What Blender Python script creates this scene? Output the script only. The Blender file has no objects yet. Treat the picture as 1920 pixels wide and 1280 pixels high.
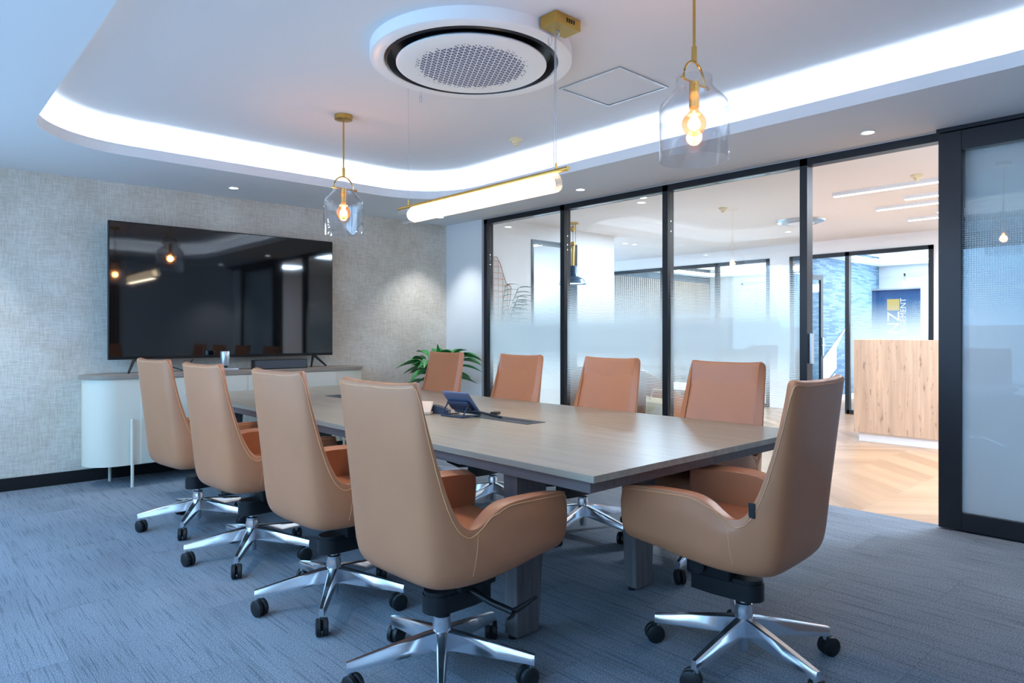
import bpy, bmesh, math, random
from mathutils import Vector, Matrix
from mathutils.bvhtree import BVHTree
random.seed(7)
PI = math.pi
SC = bpy.context.scene
COL = SC.collection
H = 1.22                     # eye height
YAW = math.radians(42.4)
F_ = (math.sin(YAW), math.cos(YAW)); R_ = (math.cos(YAW), -math.sin(YAW))

# ------------------------------------------------------------------ materials
def lin(c):
    return tuple(((v/255)/12.92 if v/255 <= .04045 else ((v/255+.055)/1.055)**2.4) for v in c) + (1,)
def nmat(name):
    m = bpy.data.materials.new(name); m.use_nodes = True
    nt = m.node_tree; nt.nodes.clear()
    out = nt.nodes.new('ShaderNodeOutputMaterial')
    return m, nt, out
def N(nt, t, **kw):
    n = nt.nodes.new(t)
    for k, v in kw.items(): setattr(n, k, v)
    return n
def pbr(name, col, rough=.5, metal=0, bump=0, bscale=200, emis=None, estr=0, coat=0, var=0, vscale=3, spec=.5, trans=0, ior=1.45):
    m, nt, out = nmat(name)
    b = N(nt, 'ShaderNodeBsdfPrincipled')
    b.inputs['Base Color'].default_value = lin(col)
    b.inputs['Roughness'].default_value = rough
    b.inputs['Metallic'].default_value = metal
    b.inputs['Specular IOR Level'].default_value = spec
    b.inputs['Coat Weight'].default_value = coat
    b.inputs['Transmission Weight'].default_value = trans
    b.inputs['IOR'].default_value = ior
    if emis:
        b.inputs['Emission Color'].default_value = lin(emis); b.inputs['Emission Strength'].default_value = estr
    tc = N(nt, 'ShaderNodeTexCoord')
    if var:
        n = N(nt, 'ShaderNodeTexNoise'); n.inputs['Scale'].default_value = vscale
        n.inputs['Detail'].default_value = 4
        nt.links.new(tc.outputs['Object'], n.inputs['Vector'])
        mx = N(nt, 'ShaderNodeMixRGB'); mx.blend_type = 'MULTIPLY'; mx.inputs[0].default_value = 1
        mx.inputs[1].default_value = lin(col)
        r = N(nt, 'ShaderNodeMapRange'); r.inputs[1].default_value = .3; r.inputs[2].default_value = .7
        r.inputs[3].default_value = 1-var; r.inputs[4].default_value = 1+var*.3
        nt.links.new(n.outputs[0], r.inputs[0]); nt.links.new(r.outputs[0], mx.inputs[2])
        nt.links.new(mx.outputs[0], b.inputs['Base Color'])
    if bump:
        n = N(nt, 'ShaderNodeTexNoise'); n.inputs['Scale'].default_value = bscale; n.inputs['Detail'].default_value = 3
        nt.links.new(tc.outputs['Object'], n.inputs['Vector'])
        bp = N(nt, 'ShaderNodeBump'); bp.inputs['Strength'].default_value = bump; bp.inputs['Distance'].default_value = .002
        nt.links.new(n.outputs[0], bp.inputs['Height']); nt.links.new(bp.outputs[0], b.inputs['Normal'])
    nt.links.new(b.outputs[0], out.inputs[0])
    return m
def emit(name, col, s):
    m, nt, out = nmat(name)
    e = N(nt, 'ShaderNodeEmission'); e.inputs[0].default_value = lin(col); e.inputs[1].default_value = s
    nt.links.new(e.outputs[0], out.inputs[0]); return m
def math_(nt, op, a, b=None, c=None):
    n = N(nt, 'ShaderNodeMath'); n.operation = op
    for i, v in enumerate((a, b, c)):
        if v is None: continue
        if isinstance(v, (int, float)): n.inputs[i].default_value = v
        else: nt.links.new(v, n.inputs[i])
    return n.outputs[0]
def schlick(nt, f0=.04, gain=1.0):
    g = N(nt, 'ShaderNodeNewGeometry')
    d = N(nt, 'ShaderNodeVectorMath'); d.operation = 'DOT_PRODUCT'
    nt.links.new(g.outputs['Incoming'], d.inputs[0]); nt.links.new(g.outputs['Normal'], d.inputs[1])
    a = math_(nt, 'ABSOLUTE', d.outputs['Value'])
    p = math_(nt, 'POWER', math_(nt, 'SUBTRACT', 1, a), 5)
    return math_(nt, 'MULTIPLY', math_(nt, 'ADD', math_(nt, 'MULTIPLY', p, 1-f0), f0), gain)
def glass(name, tint=(248, 252, 252), f0=.04, frost=False, gain=1.0, solid=(1.06, 1.29), lo=.48, hi=1.8, fcol=(226, 236, 238), transl=.62):
    m, nt, out = nmat(name)
    tr = N(nt, 'ShaderNodeBsdfTransparent'); tr.inputs[0].default_value = lin(tint)
    gl = N(nt, 'ShaderNodeBsdfGlossy'); gl.inputs['Roughness'].default_value = 0.0
    mx = N(nt, 'ShaderNodeMixShader')
    nt.links.new(schlick(nt, f0, gain), mx.inputs[0])
    nt.links.new(tr.outputs[0], mx.inputs[1]); nt.links.new(gl.outputs[0], mx.inputs[2])
    last = mx.outputs[0]
    if frost:
        tc = N(nt, 'ShaderNodeTexCoord'); sp = N(nt, 'ShaderNodeSeparateXYZ')
        nt.links.new(tc.outputs['Object'], sp.inputs[0])
        y, z = sp.outputs['Y'], sp.outputs['Z']
        # film coverage by height: solid band in the middle, dots thinning out above and below
        up = N(nt, 'ShaderNodeMapRange'); up.inputs[1].default_value = solid[1]; up.inputs[2].default_value = hi
        up.inputs[3].default_value = 1.0; up.inputs[4].default_value = 0
        dn = N(nt, 'ShaderNodeMapRange'); dn.inputs[1].default_value = lo; dn.inputs[2].default_value = solid[0]
        dn.inputs[3].default_value = .0; dn.inputs[4].default_value = 1.0
        nt.links.new(z, up.inputs[0]); nt.links.new(z, dn.inputs[0])
        cov = math_(nt, 'MINIMUM', up.outputs[0], dn.outputs[0])
        P = .0135
        def cell(v):
            f = math_(nt, 'FRACT', math_(nt, 'DIVIDE', v, P))
            return math_(nt, 'MULTIPLY', math_(nt, 'ABSOLUTE', math_(nt, 'SUBTRACT', f, .5)), 2)
        d = math_(nt, 'MAXIMUM', cell(y), cell(z))            # 0 centre .. 1 border of a dot cell
        size = math_(nt, 'POWER', cov, .8)
        mask = math_(nt, 'LESS_THAN', d, size)
        df = N(nt, 'ShaderNodeBsdfDiffuse'); df.inputs[0].default_value = lin(fcol)
        tl = N(nt, 'ShaderNodeBsdfTranslucent'); tl.inputs[0].default_value = lin(fcol)
        t2 = N(nt, 'ShaderNodeBsdfTransparent'); t2.inputs[0].default_value = lin((225, 242, 248))
        ma = N(nt, 'ShaderNodeMixShader'); ma.inputs[0].default_value = transl
        nt.links.new(df.outputs[0], ma.inputs[1]); nt.links.new(tl.outputs[0], ma.inputs[2])
        mt = N(nt, 'ShaderNodeMixShader'); mt.inputs[0].default_value = .12
        nt.links.new(ma.outputs[0], mt.inputs[1]); nt.links.new(t2.outputs[0], mt.inputs[2])
        mb = N(nt, 'ShaderNodeMixShader')
        nt.links.new(mask, mb.inputs[0]); nt.links.new(last, mb.inputs[1])
        g2 = N(nt, 'ShaderNodeMixShader'); nt.links.new(schlick(nt, f0, gain), g2.inputs[0])
        nt.links.new(mt.outputs[0], g2.inputs[1]); nt.links.new(gl.outputs[0], g2.inputs[2])
        nt.links.new(g2.outputs[0], mb.inputs[2])
        last = mb.outputs[0]
    nt.links.new(last, out.inputs[0])
    return m

def weave(name, c1, c2):
    m, nt, out = nmat(name)
    b = N(nt, 'ShaderNodeBsdfPrincipled'); b.inputs['Roughness'].default_value = .85
    b.inputs['Specular IOR Level'].default_value = .2
    tc = N(nt, 'ShaderNodeTexCoord')
    outs = []
    for s in ((14, 14, 260), (260, 260, 14), (3, 3, 3)):
        mp = N(nt, 'ShaderNodeMapping'); mp.inputs['Scale'].default_value = s
        n = N(nt, 'ShaderNodeTexNoise'); n.inputs['Scale'].default_value = 1; n.inputs['Detail'].default_value = 3
        nt.links.new(tc.outputs['Object'], mp.inputs[0]); nt.links.new(mp.outputs[0], n.inputs['Vector'])
        outs.append(n.outputs[0])
    s = math_(nt, 'ADD', math_(nt, 'ADD', outs[0], outs[1]), math_(nt, 'MULTIPLY', outs[2], .7))
    r = N(nt, 'ShaderNodeMapRange'); r.inputs[1].default_value = 1.08; r.inputs[2].default_value = 1.62
    nt.links.new(s, r.inputs[0])
    mx = N(nt, 'ShaderNodeMixRGB'); mx.inputs[1].default_value = lin(c1); mx.inputs[2].default_value = lin(c2)
    nt.links.new(r.outputs[0], mx.inputs[0]); nt.links.new(mx.outputs[0], b.inputs['Base Color'])
    bp = N(nt, 'ShaderNodeBump'); bp.inputs['Strength'].default_value = .25; bp.inputs['Distance'].default_value = .002
    nt.links.new(s, bp.inputs['Height']); nt.links.new(bp.outputs[0], b.inputs['Normal'])
    nt.links.new(b.outputs[0], out.inputs[0]); return m

def carpet(name):
    m, nt, out = nmat(name)
    b = N(nt, 'ShaderNodeBsdfPrincipled'); b.inputs['Roughness'].default_value = .95
    b.inputs['Specular IOR Level'].default_value = .1
    tc = N(nt, 'ShaderNodeTexCoord'); sp = N(nt, 'ShaderNodeSeparateXYZ'); nt.links.new(tc.outputs['Object'], sp.inputs[0])
    # plank tiles .25 x 1.0, each shifted
    tx = math_(nt, 'FLOOR', math_(nt, 'DIVIDE', sp.outputs['X'], .5))
    ty = math_(nt, 'FLOOR', math_(nt, 'DIVIDE', math_(nt, 'ADD', sp.outputs['Y'], math_(nt, 'MULTIPLY', tx, .43)), 1.0))
    cmb = N(nt, 'ShaderNodeCombineXYZ'); nt.links.new(tx, cmb.inputs[0]); nt.links.new(ty, cmb.inputs[1])
    wn = N(nt, 'ShaderNodeTexWhiteNoise'); wn.noise_dimensions = '2D'; nt.links.new(cmb.outputs[0], wn.inputs['Vector'])
    off = N(nt, 'ShaderNodeVectorMath'); off.operation = 'ADD'
    nt.links.new(tc.outputs['Object'], off.inputs[0])
    sc = N(nt, 'ShaderNodeVectorMath'); sc.operation = 'SCALE'; sc.inputs['Scale'].default_value = 7
    nt.links.new(wn.outputs['Color'], sc.inputs[0]); nt.links.new(sc.outputs[0], off.inputs[1])
    def noise(scale, detail=3, src=off.outputs[0]):
        mp = N(nt, 'ShaderNodeMapping'); mp.inputs['Scale'].default_value = scale
        n = N(nt, 'ShaderNodeTexNoise'); n.inputs['Scale'].default_value = 1; n.inputs['Detail'].default_value = detail
        nt.links.new(src, mp.inputs[0]); nt.links.new(mp.outputs[0], n.inputs['Vector']); return n.outputs[0]
    st = noise((150, 3.5, 1), 5)
    fine = noise((260, 150, 1), 3, tc.outputs['Object'])
    big = noise((3.0, 1.2, 1), 2)
    r1 = N(nt, 'ShaderNodeMapRange'); r1.inputs[1].default_value = .54; r1.inputs[2].default_value = .64; nt.links.new(st, r1.inputs[0])
    r2 = N(nt, 'ShaderNodeMapRange'); r2.inputs[1].default_value = .3; r2.inputs[2].default_value = .7
    r2.inputs[3].default_value = .45; r2.inputs[4].default_value = 1.5; nt.links.new(fine, r2.inputs[0])
    r3 = N(nt, 'ShaderNodeMapRange'); r3.inputs[1].default_value = .3; r3.inputs[2].default_value = .7
    r3.inputs[3].default_value = .88; r3.inputs[4].default_value = 1.1; nt.links.new(big, r3.inputs[0])
    mx = N(nt, 'ShaderNodeMixRGB'); mx.inputs[1].default_value = lin((128, 136, 146)); mx.inputs[2].default_value = lin((82, 90, 102))
    nt.links.new(math_(nt, 'MULTIPLY', r1.outputs[0], .6), mx.inputs[0])
    ml = N(nt, 'ShaderNodeVectorMath'); ml.operation = 'SCALE'
    nt.links.new(mx.outputs[0], ml.inputs[0])
    # thin seams between tiles
    fx = math_(nt, 'FRACT', math_(nt, 'DIVIDE', sp.outputs['X'], .5))
    fy = math_(nt, 'FRACT', math_(nt, 'ADD', sp.outputs['Y'], math_(nt, 'MULTIPLY', tx, .43)))
    sm = math_(nt, 'MAXIMUM', math_(nt, 'LESS_THAN', fx, .006), math_(nt, 'LESS_THAN', fy, .004))
    k = math_(nt, 'MULTIPLY', math_(nt, 'MULTIPLY', r2.outputs[0], r3.outputs[0]), math_(nt, 'SUBTRACT', 1, math_(nt, 'MULTIPLY', sm, .22)))
    nt.links.new(k, ml.inputs['Scale'])
    nt.links.new(ml.outputs[0], b.inputs['Base Color'])
    bp = N(nt, 'ShaderNodeBump'); bp.inputs['Strength'].default_value = .5; bp.inputs['Distance'].default_value = .003
    nt.links.new(fine, bp.inputs['Height']); nt.links.new(bp.outputs[0], b.inputs['Normal'])
    nt.links.new(b.outputs[0], out.inputs[0]); return m

def wood(name, c1, c2, axis='Y', rough=.4, scale=1.0, knots=False, dark=None, spec=.5):
    m, nt, out = nmat(name)
    b = N(nt, 'ShaderNodeBsdfPrincipled'); b.inputs['Roughness'].default_value = rough
    b.inputs['Specular IOR Level'].default_value = spec
    tc = N(nt, 'ShaderNodeTexCoord')
    s = {'X': (2, 45, 45), 'Y': (45, 2, 45), 'Z': (45, 45, 2)}[axis]
    mp = N(nt, 'ShaderNodeMapping'); mp.inputs['Scale'].default_value = tuple(v*scale for v in s)
    n = N(nt, 'ShaderNodeTexNoise'); n.inputs['Scale'].default_value = 1; n.inputs['Detail'].default_value = 6; n.inputs['Distortion'].default_value = .6
    nt.links.new(tc.outputs['Object'], mp.inputs[0]); nt.links.new(mp.outputs[0], n.inputs['Vector'])
    r = N(nt, 'ShaderNodeMapRange'); r.inputs[1].default_value = .35; r.inputs[2].default_value = .65; nt.links.new(n.outputs[0], r.inputs[0])
    mx = N(nt, 'ShaderNodeMixRGB'); mx.inputs[1].default_value = lin(c1); mx.inputs[2].default_value = lin(c2)
    nt.links.new(r.outputs[0], mx.inputs[0]); col = mx.outputs[0]
    if knots:
        mp2 = N(nt, 'ShaderNodeMapping'); mp2.inputs['Scale'].default_value = {'Z': (26, 26, 5)}.get(axis, (5, 26, 26))
        n2 = N(nt, 'ShaderNodeTexNoise'); n2.inputs['Scale'].default_value = 1; n2.inputs['Detail'].default_value = 5; n2.inputs['Roughness'].default_value = .7
        nt.links.new(tc.outputs['Object'], mp2.inputs[0]); nt.links.new(mp2.outputs[0], n2.inputs['Vector'])
        r2 = N(nt, 'ShaderNodeMapRange'); r2.inputs[1].default_value = .58; r2.inputs[2].default_value = .70; nt.links.new(n2.outputs[0], r2.inputs[0])
        m2 = N(nt, 'ShaderNodeMixRGB'); m2.inputs[2].default_value = lin(dark); nt.links.new(col, m2.inputs[1]); nt.links.new(math_(nt, 'MULTIPLY', r2.outputs[0], .8), m2.inputs[0]); col = m2.outputs[0]
        # broad vertical boards of differing tone
        mp3 = N(nt, 'ShaderNodeMapping'); mp3.inputs['Scale'].default_value = {'Z': (7, 7, .6)}.get(axis, (.6, 7, 7))
        n3 = N(nt, 'ShaderNodeTexNoise'); n3.inputs['Scale'].default_value = 1
        nt.links.new(tc.outputs['Object'], mp3.inputs[0]); nt.links.new(mp3.outputs[0], n3.inputs['Vector'])
        r3 = N(nt, 'ShaderNodeMapRange'); r3.inputs[1].default_value = .3; r3.inputs[2].default_value = .7; r3.inputs[3].default_value = .85; r3.inputs[4].default_value = 1.1; nt.links.new(n3.outputs[0], r3.inputs[0])
        v = N(nt, 'ShaderNodeVectorMath'); v.operation = 'SCALE'; nt.links.new(col, v.inputs[0]); nt.links.new(r3.outputs[0], v.inputs['Scale']); col = v.outputs[0]
    nt.links.new(col, b.inputs['Base Color'])
    nt.links.new(b.outputs[0], out.inputs[0]); return m

def chevron(name):
    m, nt, out = nmat(name)
    b = N(nt, 'ShaderNodeBsdfPrincipled'); b.inputs['Roughness'].default_value = .32
    tc = N(nt, 'ShaderNodeTexCoord'); sp = N(nt, 'ShaderNodeSeparateXYZ'); nt.links.new(tc.outputs['Object'], sp.inputs[0])
    W, w = .62, .155
    u = math_(nt, 'DIVIDE', sp.outputs['Y'], W); cu = math_(nt, 'FLOOR', u)
    par = math_(nt, 'MODULO', math_(nt, 'ABSOLUTE', cu), 2)
    fr = math_(nt, 'FRACT', u)
    tri = math_(nt, 'ABSOLUTE', math_(nt, 'SUBTRACT', par, fr))       # zig-zag
    v = math_(nt, 'ADD', sp.outputs['X'], math_(nt, 'MULTIPLY', tri, W*.9))
    idx = math_(nt, 'FLOOR', math_(nt, 'DIVIDE', v, w))
    cmb = N(nt, 'ShaderNodeCombineXYZ'); nt.links.new(cu, cmb.inputs[0]); nt.links.new(idx, cmb.inputs[1])
    wn = N(nt, 'ShaderNodeTexWhiteNoise'); wn.noise_dimensions = '2D'; nt.links.new(cmb.outputs[0], wn.inputs['Vector'])
    c2 = N(nt, 'ShaderNodeCombineXYZ'); nt.links.new(math_(nt, 'MULTIPLY', v, 34), c2.inputs[0]); nt.links.new(math_(nt, 'MULTIPLY', sp.outputs['Y'], 2.5), c2.inputs[1]); nt.links.new(wn.outputs['Value'], c2.inputs[2])
    n = N(nt, 'ShaderNodeTexNoise'); n.inputs['Scale'].default_value = 1; n.inputs['Detail'].default_value = 4; nt.links.new(c2.outputs[0], n.inputs['Vector'])
    t = math_(nt, 'ADD', math_(nt, 'MULTIPLY', wn.outputs['Value'], .55), math_(nt, 'MULTIPLY', n.outputs[0], .6))
    mx = N(nt, 'ShaderNodeMixRGB'); mx.inputs[1].default_value = lin((134, 100, 72)); mx.inputs[2].default_value = lin((184, 148, 116)); nt.links.new(t, mx.inputs[0])
    nt.links.new(mx.outputs[0], b.inputs['Base Color']); nt.links.new(b.outputs[0], out.inputs[0]); return m

def stonewall(name):
    m, nt, out = nmat(name)
    b = N(nt, 'ShaderNodeBsdfPrincipled'); b.inputs['Roughness'].default_value = .7
    tc = N(nt, 'ShaderNodeTexCoord'); mp = N(nt, 'ShaderNodeMapping'); mp.inputs['Rotation'].default_value = (PI/2, 0, 0)
    br = N(nt, 'ShaderNodeTexBrick'); br.inputs['Scale'].default_value = 1
    br.inputs['Brick Width'].default_value = .26; br.inputs['Row Height'].default_value = .03; br.inputs['Mortar Size'].default_value = .002
    br.inputs['Color1'].default_value = lin((128, 160, 184)); br.inputs['Color2'].default_value = lin((74, 112, 146)); br.inputs['Mortar'].default_value = lin((60, 94, 126))
    br.inputs['Bias'].default_value = 0
    nt.links.new(tc.outputs['Object'], mp.inputs[0]); nt.links.new(mp.outputs[0], br.inputs['Vector'])
    nt.links.new(br.outputs[0], b.inputs['Base Color'])
    bp = N(nt, 'ShaderNodeBump'); bp.inputs['Strength'].default_value = .6; bp.inputs['Distance'].default_value = .02
    nt.links.new(br.outputs[0], bp.inputs['Height']); nt.links.new(bp.outputs[0], b.inputs['Normal'])
    nt.links.new(b.outputs[0], out.inputs[0]); return m

def bannermat(name):
    m, nt, out = nmat(name)
    b = N(nt, 'ShaderNodeBsdfPrincipled'); b.inputs['Roughness'].default_value = .5
    tc = N(nt, 'ShaderNodeTexCoord'); sp = N(nt, 'ShaderNodeSeparateXYZ'); nt.links.new(tc.outputs['Object'], sp.inputs[0])
    r = N(nt, 'ShaderNodeMapRange'); r.inputs[1].default_value = 1.0; r.inputs[2].default_value = 2.0; nt.links.new(sp.outputs['Z'], r.inputs[0])
    mx = N(nt, 'ShaderNodeMixRGB'); mx.inputs[1].default_value = lin((96, 168, 214)); mx.inputs[2].default_value = lin((18, 58, 128)); nt.links.new(r.outputs[0], mx.inputs[0])
    nt.links.new(mx.outputs[0], b.inputs['Base Color']); nt.links.new(b.outputs[0], out.inputs[0]); return m

M = dict(
 leather=pbr('leather', (182, 119, 83), .36, bump=.12, bscale=420, var=.05, vscale=6, spec=.55),
 stitch=pbr('stitch', (222, 160, 112), .6),
 chrome=pbr('chrome', (228, 232, 238), .15, .97),
 blackp=pbr('black_plastic', (22, 24, 28), .38),
 rubber=pbr('rubber', (20, 22, 25), .5),
 ceil=pbr('ceiling_paint', (226, 229, 233), .85, spec=.2),
 white=pbr('white_paint', (232, 235, 238), .8, spec=.2),
 whiteg=pbr('white_gloss', (236, 238, 240), .35),
 recwall=pbr('reception_paint', (236, 234, 233), .8, spec=.2),
 ivory=pbr('ivory_plastic', (232, 216, 176), .45),
 cream=pbr('cream_lacquer', (224, 217, 200), .45),
 taupe=pbr('taupe_top', (150, 136, 124), .45, var=.06),
 linen=weave('linen_wallpaper', (200, 187, 171), (232, 224, 213)),
 carpet=carpet('carpet'),
 tablew=wood('table_wood', (148, 140, 126), (166, 158, 142), 'Y', .33, 1.0, spec=.8),
 tabled=wood('table_dark', (96, 90, 92), (112, 104, 104), 'Y', .4),
 tablel=wood('table_leg', (92, 88, 90), (112, 106, 106), 'Z', .45),
 frame=pbr('black_frame', (24, 28, 36), .38),
 skirting=pbr('black_skirting', (14, 15, 18), .5),
 brass=pbr('brass', (208, 168, 92), .22, 1),
 brassd=pbr('brass_dull', (196, 160, 84), .35, 1),
 tvs=pbr('tv_screen', (6, 7, 9), .04, spec=.85),
 tvb=pbr('tv_body', (20, 22, 26), .35),
 grey=pbr('grey_fabric', (70, 76, 84), .7),
 silver=pbr('silver', (190, 198, 206), .3, .9),
 glass=glass('glass', frost=False),
 frost=glass('frosted_glass', frost=True, gain=2.2),
 doorfrost=glass('door_film', frost=True, gain=1.3, solid=(.0, 1.3), lo=-.5, hi=2.1, transl=.2, fcol=(230, 242, 246)),
 farfrost=glass('office_film', frost=True, solid=(.86, 1.12), lo=.2, hi=1.72),
 jar=glass('jar_glass', (252, 252, 253), f0=.08, gain=1.0),
 led=emit('led', (228, 240, 252), 23),
 spot=emit('downlight', (240, 246, 255), 14),
 bar=emit('light_bar', (250, 248, 246), 9),
 tube=emit('tube_light', (255, 232, 196), 7),
 fil=emit('filament', (255, 176, 90), 60),
 leaf=pbr('leaf', (60, 150, 74), .35, var=.3, vscale=12),
 leaf2=pbr('palm_leaf', (30, 112, 48), .45, var=.2, vscale=8),
 soil=pbr('soil', (50, 40, 32), .9),
 potw=pbr('white_pot', (224, 226, 226), .5),
 blue=pbr('slate_blue_plastic', (48, 58, 80), .3),
 bluel=pbr('tablet_back', (84, 98, 128), .3),
 hole=pbr('perforation', (66, 82, 124), .6),
 acdark=pbr('ac_dark', (26, 30, 38), .3),
 oak=wood('oak_desk', (212, 182, 156), (196, 164, 138), 'Z', .45, .8, True, (104, 72, 52)),
 oakl=wood('oak_light', (226, 178, 124), (208, 158, 104), 'Z', .5),
 chev=chevron('chevron_floor'),
 stone=stonewall('blue_slate'),
 slat=wood('slat_wood', (196, 166, 136), (170, 140, 112), 'Z', .5),
 slatdark=wood('slat_dark', (112, 78, 54), (88, 60, 42), 'Z', .5),
 dgrey=pbr('dark_grey', (60, 68, 78), .5),
 sky=emit('sky', (210, 232, 255), 3),
 banner=bannermat('banner_print'), gold=pbr('gold_print', (214, 184, 96), .5), ink=pbr('white_print', (240, 244, 248), .5),
 plate=pbr('phone_plate', (206, 188, 174), .4),
 canvas=pbr('canvas', (226, 206, 172), .8), teal=pbr('lamp_blue', (40, 70, 96), .35), copper=pbr('copper_wire', (176, 124, 92), .35, .8),
 seatg=pbr('grey_green', (150, 166, 164), .6), red=pbr('red_logo', (170, 40, 40), .5),
 blind=pbr('blind', (210, 226, 240), .7),
)
def _amber():
    m, nt, out = nmat('amber_bulb')
    tr = N(nt, 'ShaderNodeBsdfTransparent'); tr.inputs[0].default_value = lin((255, 222, 180))
    gl = N(nt, 'ShaderNodeBsdfGlossy'); gl.inputs['Roughness'].default_value = .02
    e = N(nt, 'ShaderNodeEmission'); e.inputs[0].default_value = lin((255, 158, 70)); e.inputs[1].default_value = 1.2
    a = N(nt, 'ShaderNodeMixShader'); nt.links.new(schlick(nt, .05), a.inputs[0]); nt.links.new(tr.outputs[0], a.inputs[1]); nt.links.new(gl.outputs[0], a.inputs[2])
    b = N(nt, 'ShaderNodeMixShader'); b.inputs[0].default_value = .3; nt.links.new(a.outputs[0], b.inputs[1]); nt.links.new(e.outputs[0], b.inputs[2])
    nt.links.new(b.outputs[0], out.inputs[0]); return m
M['amber'] = _amber()

# ------------------------------------------------------------------ helpers
def obj(name, bm, mats, parent=None, smooth=None, **props):
    me = bpy.data.meshes.new(name)
    bmesh.ops.recalc_face_normals(bm, faces=bm.faces)
    bm.to_mesh(me); bm.free()
    for mt in (mats if isinstance(mats, (list, tuple)) else [mats]): me.materials.append(mt)
    o = bpy.data.objects.new(name, me); COL.objects.link(o)
    if parent is not None: o.parent = parent
    if smooth is not None:
        me.shade_smooth() if hasattr(me, 'shade_smooth') else None
        if smooth < 180: me.set_sharp_from_angle(angle=math.radians(smooth))
    for k, v in props.items(): o[k] = v
    return o
def thing(name, label, cat, loc=(0, 0, 0), rz=0, group=None):
    o = bpy.data.objects.new(name, None); COL.objects.link(o)
    o.empty_display_size = .1
    o.location = loc; o.rotation_euler = (0, 0, rz)
    o['label'] = label; o['category'] = cat
    if group: o['group'] = group
    return o
def tag(o, label, cat, group=None):
    o['label'] = label; o['category'] = cat
    if group: o['group'] = group
    return o
def struct(name, bm, m, smooth=None):
    o = obj(name, bm, m, None, smooth); o['kind'] = 'structure'; return o
def dup(root, loc, rz, label, group=None):
    r = root.copy(); COL.objects.link(r); r.location = loc; r.rotation_euler = (0, 0, rz); r['label'] = label
    if group: r['group'] = group
    def kids(src, dst):
        for ch in list(src.children):
            c = ch.copy(); COL.objects.link(c); c.parent = dst; kids(ch, c)
    kids(root, r)
    return r
def B(): return bmesh.new()
def box(bm, x0, x1, y0, y1, z0, z1, bev=0, mi=0, mat=None):
    r = bmesh.ops.create_cube(bm, size=1)
    vs = r['verts']
    bmesh.ops.scale(bm, vec=(abs(x1-x0), abs(y1-y0), abs(z1-z0)), verts=vs)
    bmesh.ops.translate(bm, vec=((x0+x1)/2, (y0+y1)/2, (z0+z1)/2), verts=vs)
    fs = list({f for v in vs for f in v.link_faces})
    for f in fs: f.material_index = mi
    if bev:
        es = list({e for v in vs for e in v.link_edges})
        g = bmesh.ops.bevel(bm, geom=es, offset=bev, segments=3, affect='EDGES', profile=.5)
        vs = list({v for f in g['faces'] for v in f.verts} | {v for v in vs if v.is_valid})
        for f in g['faces']: f.material_index = mi
    if mat is not None: bmesh.ops.transform(bm, matrix=mat, verts=vs)
    return vs
def cyl(bm, p0, p1, r0, r1=None, seg=20, mi=0, caps=True):
    p0, p1 = Vector(p0), Vector(p1); r1 = r0 if r1 is None else r1
    d = (p1-p0); q = d.to_track_quat('Z', 'Y').to_matrix()
    a, b = [], []
    for i in range(seg):
        t = 2*PI*i/seg; v = Vector((math.cos(t), math.sin(t), 0))
        a.append(bm.verts.new(p0+q@(v*r0))); b.append(bm.verts.new(p1+q@(v*r1)))
    for i in range(seg):
        f = bm.faces.new((a[i], a[(i+1) % seg], b[(i+1) % seg], b[i])); f.material_index = mi
    if caps:
        bm.faces.new(a[::-1]).material_index = mi; bm.faces.new(b).material_index = mi
def lathe(bm, prof, c=(0, 0, 0), seg=40, mi=0, closed=False, mat=None):
    rings = []
    for r, z in prof:
        if r < 1e-5: rings.append([bm.verts.new((c[0], c[1], c[2]+z))])
        else: rings.append([bm.verts.new((c[0]+r*math.cos(2*PI*i/seg), c[1]+r*math.sin(2*PI*i/seg), c[2]+z)) for i in range(seg)])
    n = len(rings)
    for k in range(n if closed else n-1):
        A, Bq = rings[k], rings[(k+1) % n]
        for i in range(seg):
            j = (i+1) % seg
            vs = [A[i % len(A)], A[j % len(A)], Bq[j % len(Bq)], Bq[i % len(Bq)]]
            u = []
            for v in vs:
                if v not in u: u.append(v)
            if len(u) > 2: bm.faces.new(u).material_index = mi
    if mat is not None: bmesh.ops.transform(bm, matrix=mat, verts=[v for r in rings for v in r])
def tubep(bm, pts, r, seg=8, closed=False, mi=0):
    pts = [Vector(p) for p in pts]; n = len(pts); rings = []
    up = Vector((0, 0, 1))
    for i, p in enumerate(pts):
        a = pts[(i-1) % n] if (closed or i > 0) else pts[i]
        b = pts[(i+1) % n] if (closed or i < n-1) else pts[i]
        t = (b-a).normalized()
        u = up if abs(t.dot(up)) < .95 else Vector((1, 0, 0))
        s = t.cross(u).normalized(); w = s.cross(t).normalized()
        rr = r[i] if isinstance(r, (list, tuple)) else r
        rings.append([bm.verts.new(p+s*math.cos(2*PI*k/seg)*rr+w*math.sin(2*PI*k/seg)*rr) for k in range(seg)])
    for i in range(n if closed else n-1):
        A, C = rings[i], rings[(i+1) % n]
        for k in range(seg): bm.faces.new((A[k], A[(k+1) % seg], C[(k+1) % seg], C[k])).material_index = mi
    if not closed:
        bm.faces.new(rings[0][::-1]).material_index = mi; bm.faces.new(rings[-1]).material_index = mi
def prism(bm, poly, z0, z1, mi=0, mat=None):
    a = [bm.verts.new((x, y, z0)) for x, y in poly]; b = [bm.verts.new((x, y, z1)) for x, y in poly]
    n = len(poly)
    for i in range(n): bm.faces.new((a[i], a[(i+1) % n], b[(i+1) % n], b[i])).material_index = mi
    bm.faces.new(a[::-1]).material_index = mi; bm.faces.new(b).material_index = mi
    if mat is not None: bmesh.ops.transform(bm, matrix=mat, verts=a+b)
def bake(o):
    dg = bpy.context.evaluated_depsgraph_get(); dg.update()
    me = bpy.data.meshes.new_from_object(o.evaluated_get(dg)); o.modifiers.clear(); o.data = me; me.shade_smooth()
    return o
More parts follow.
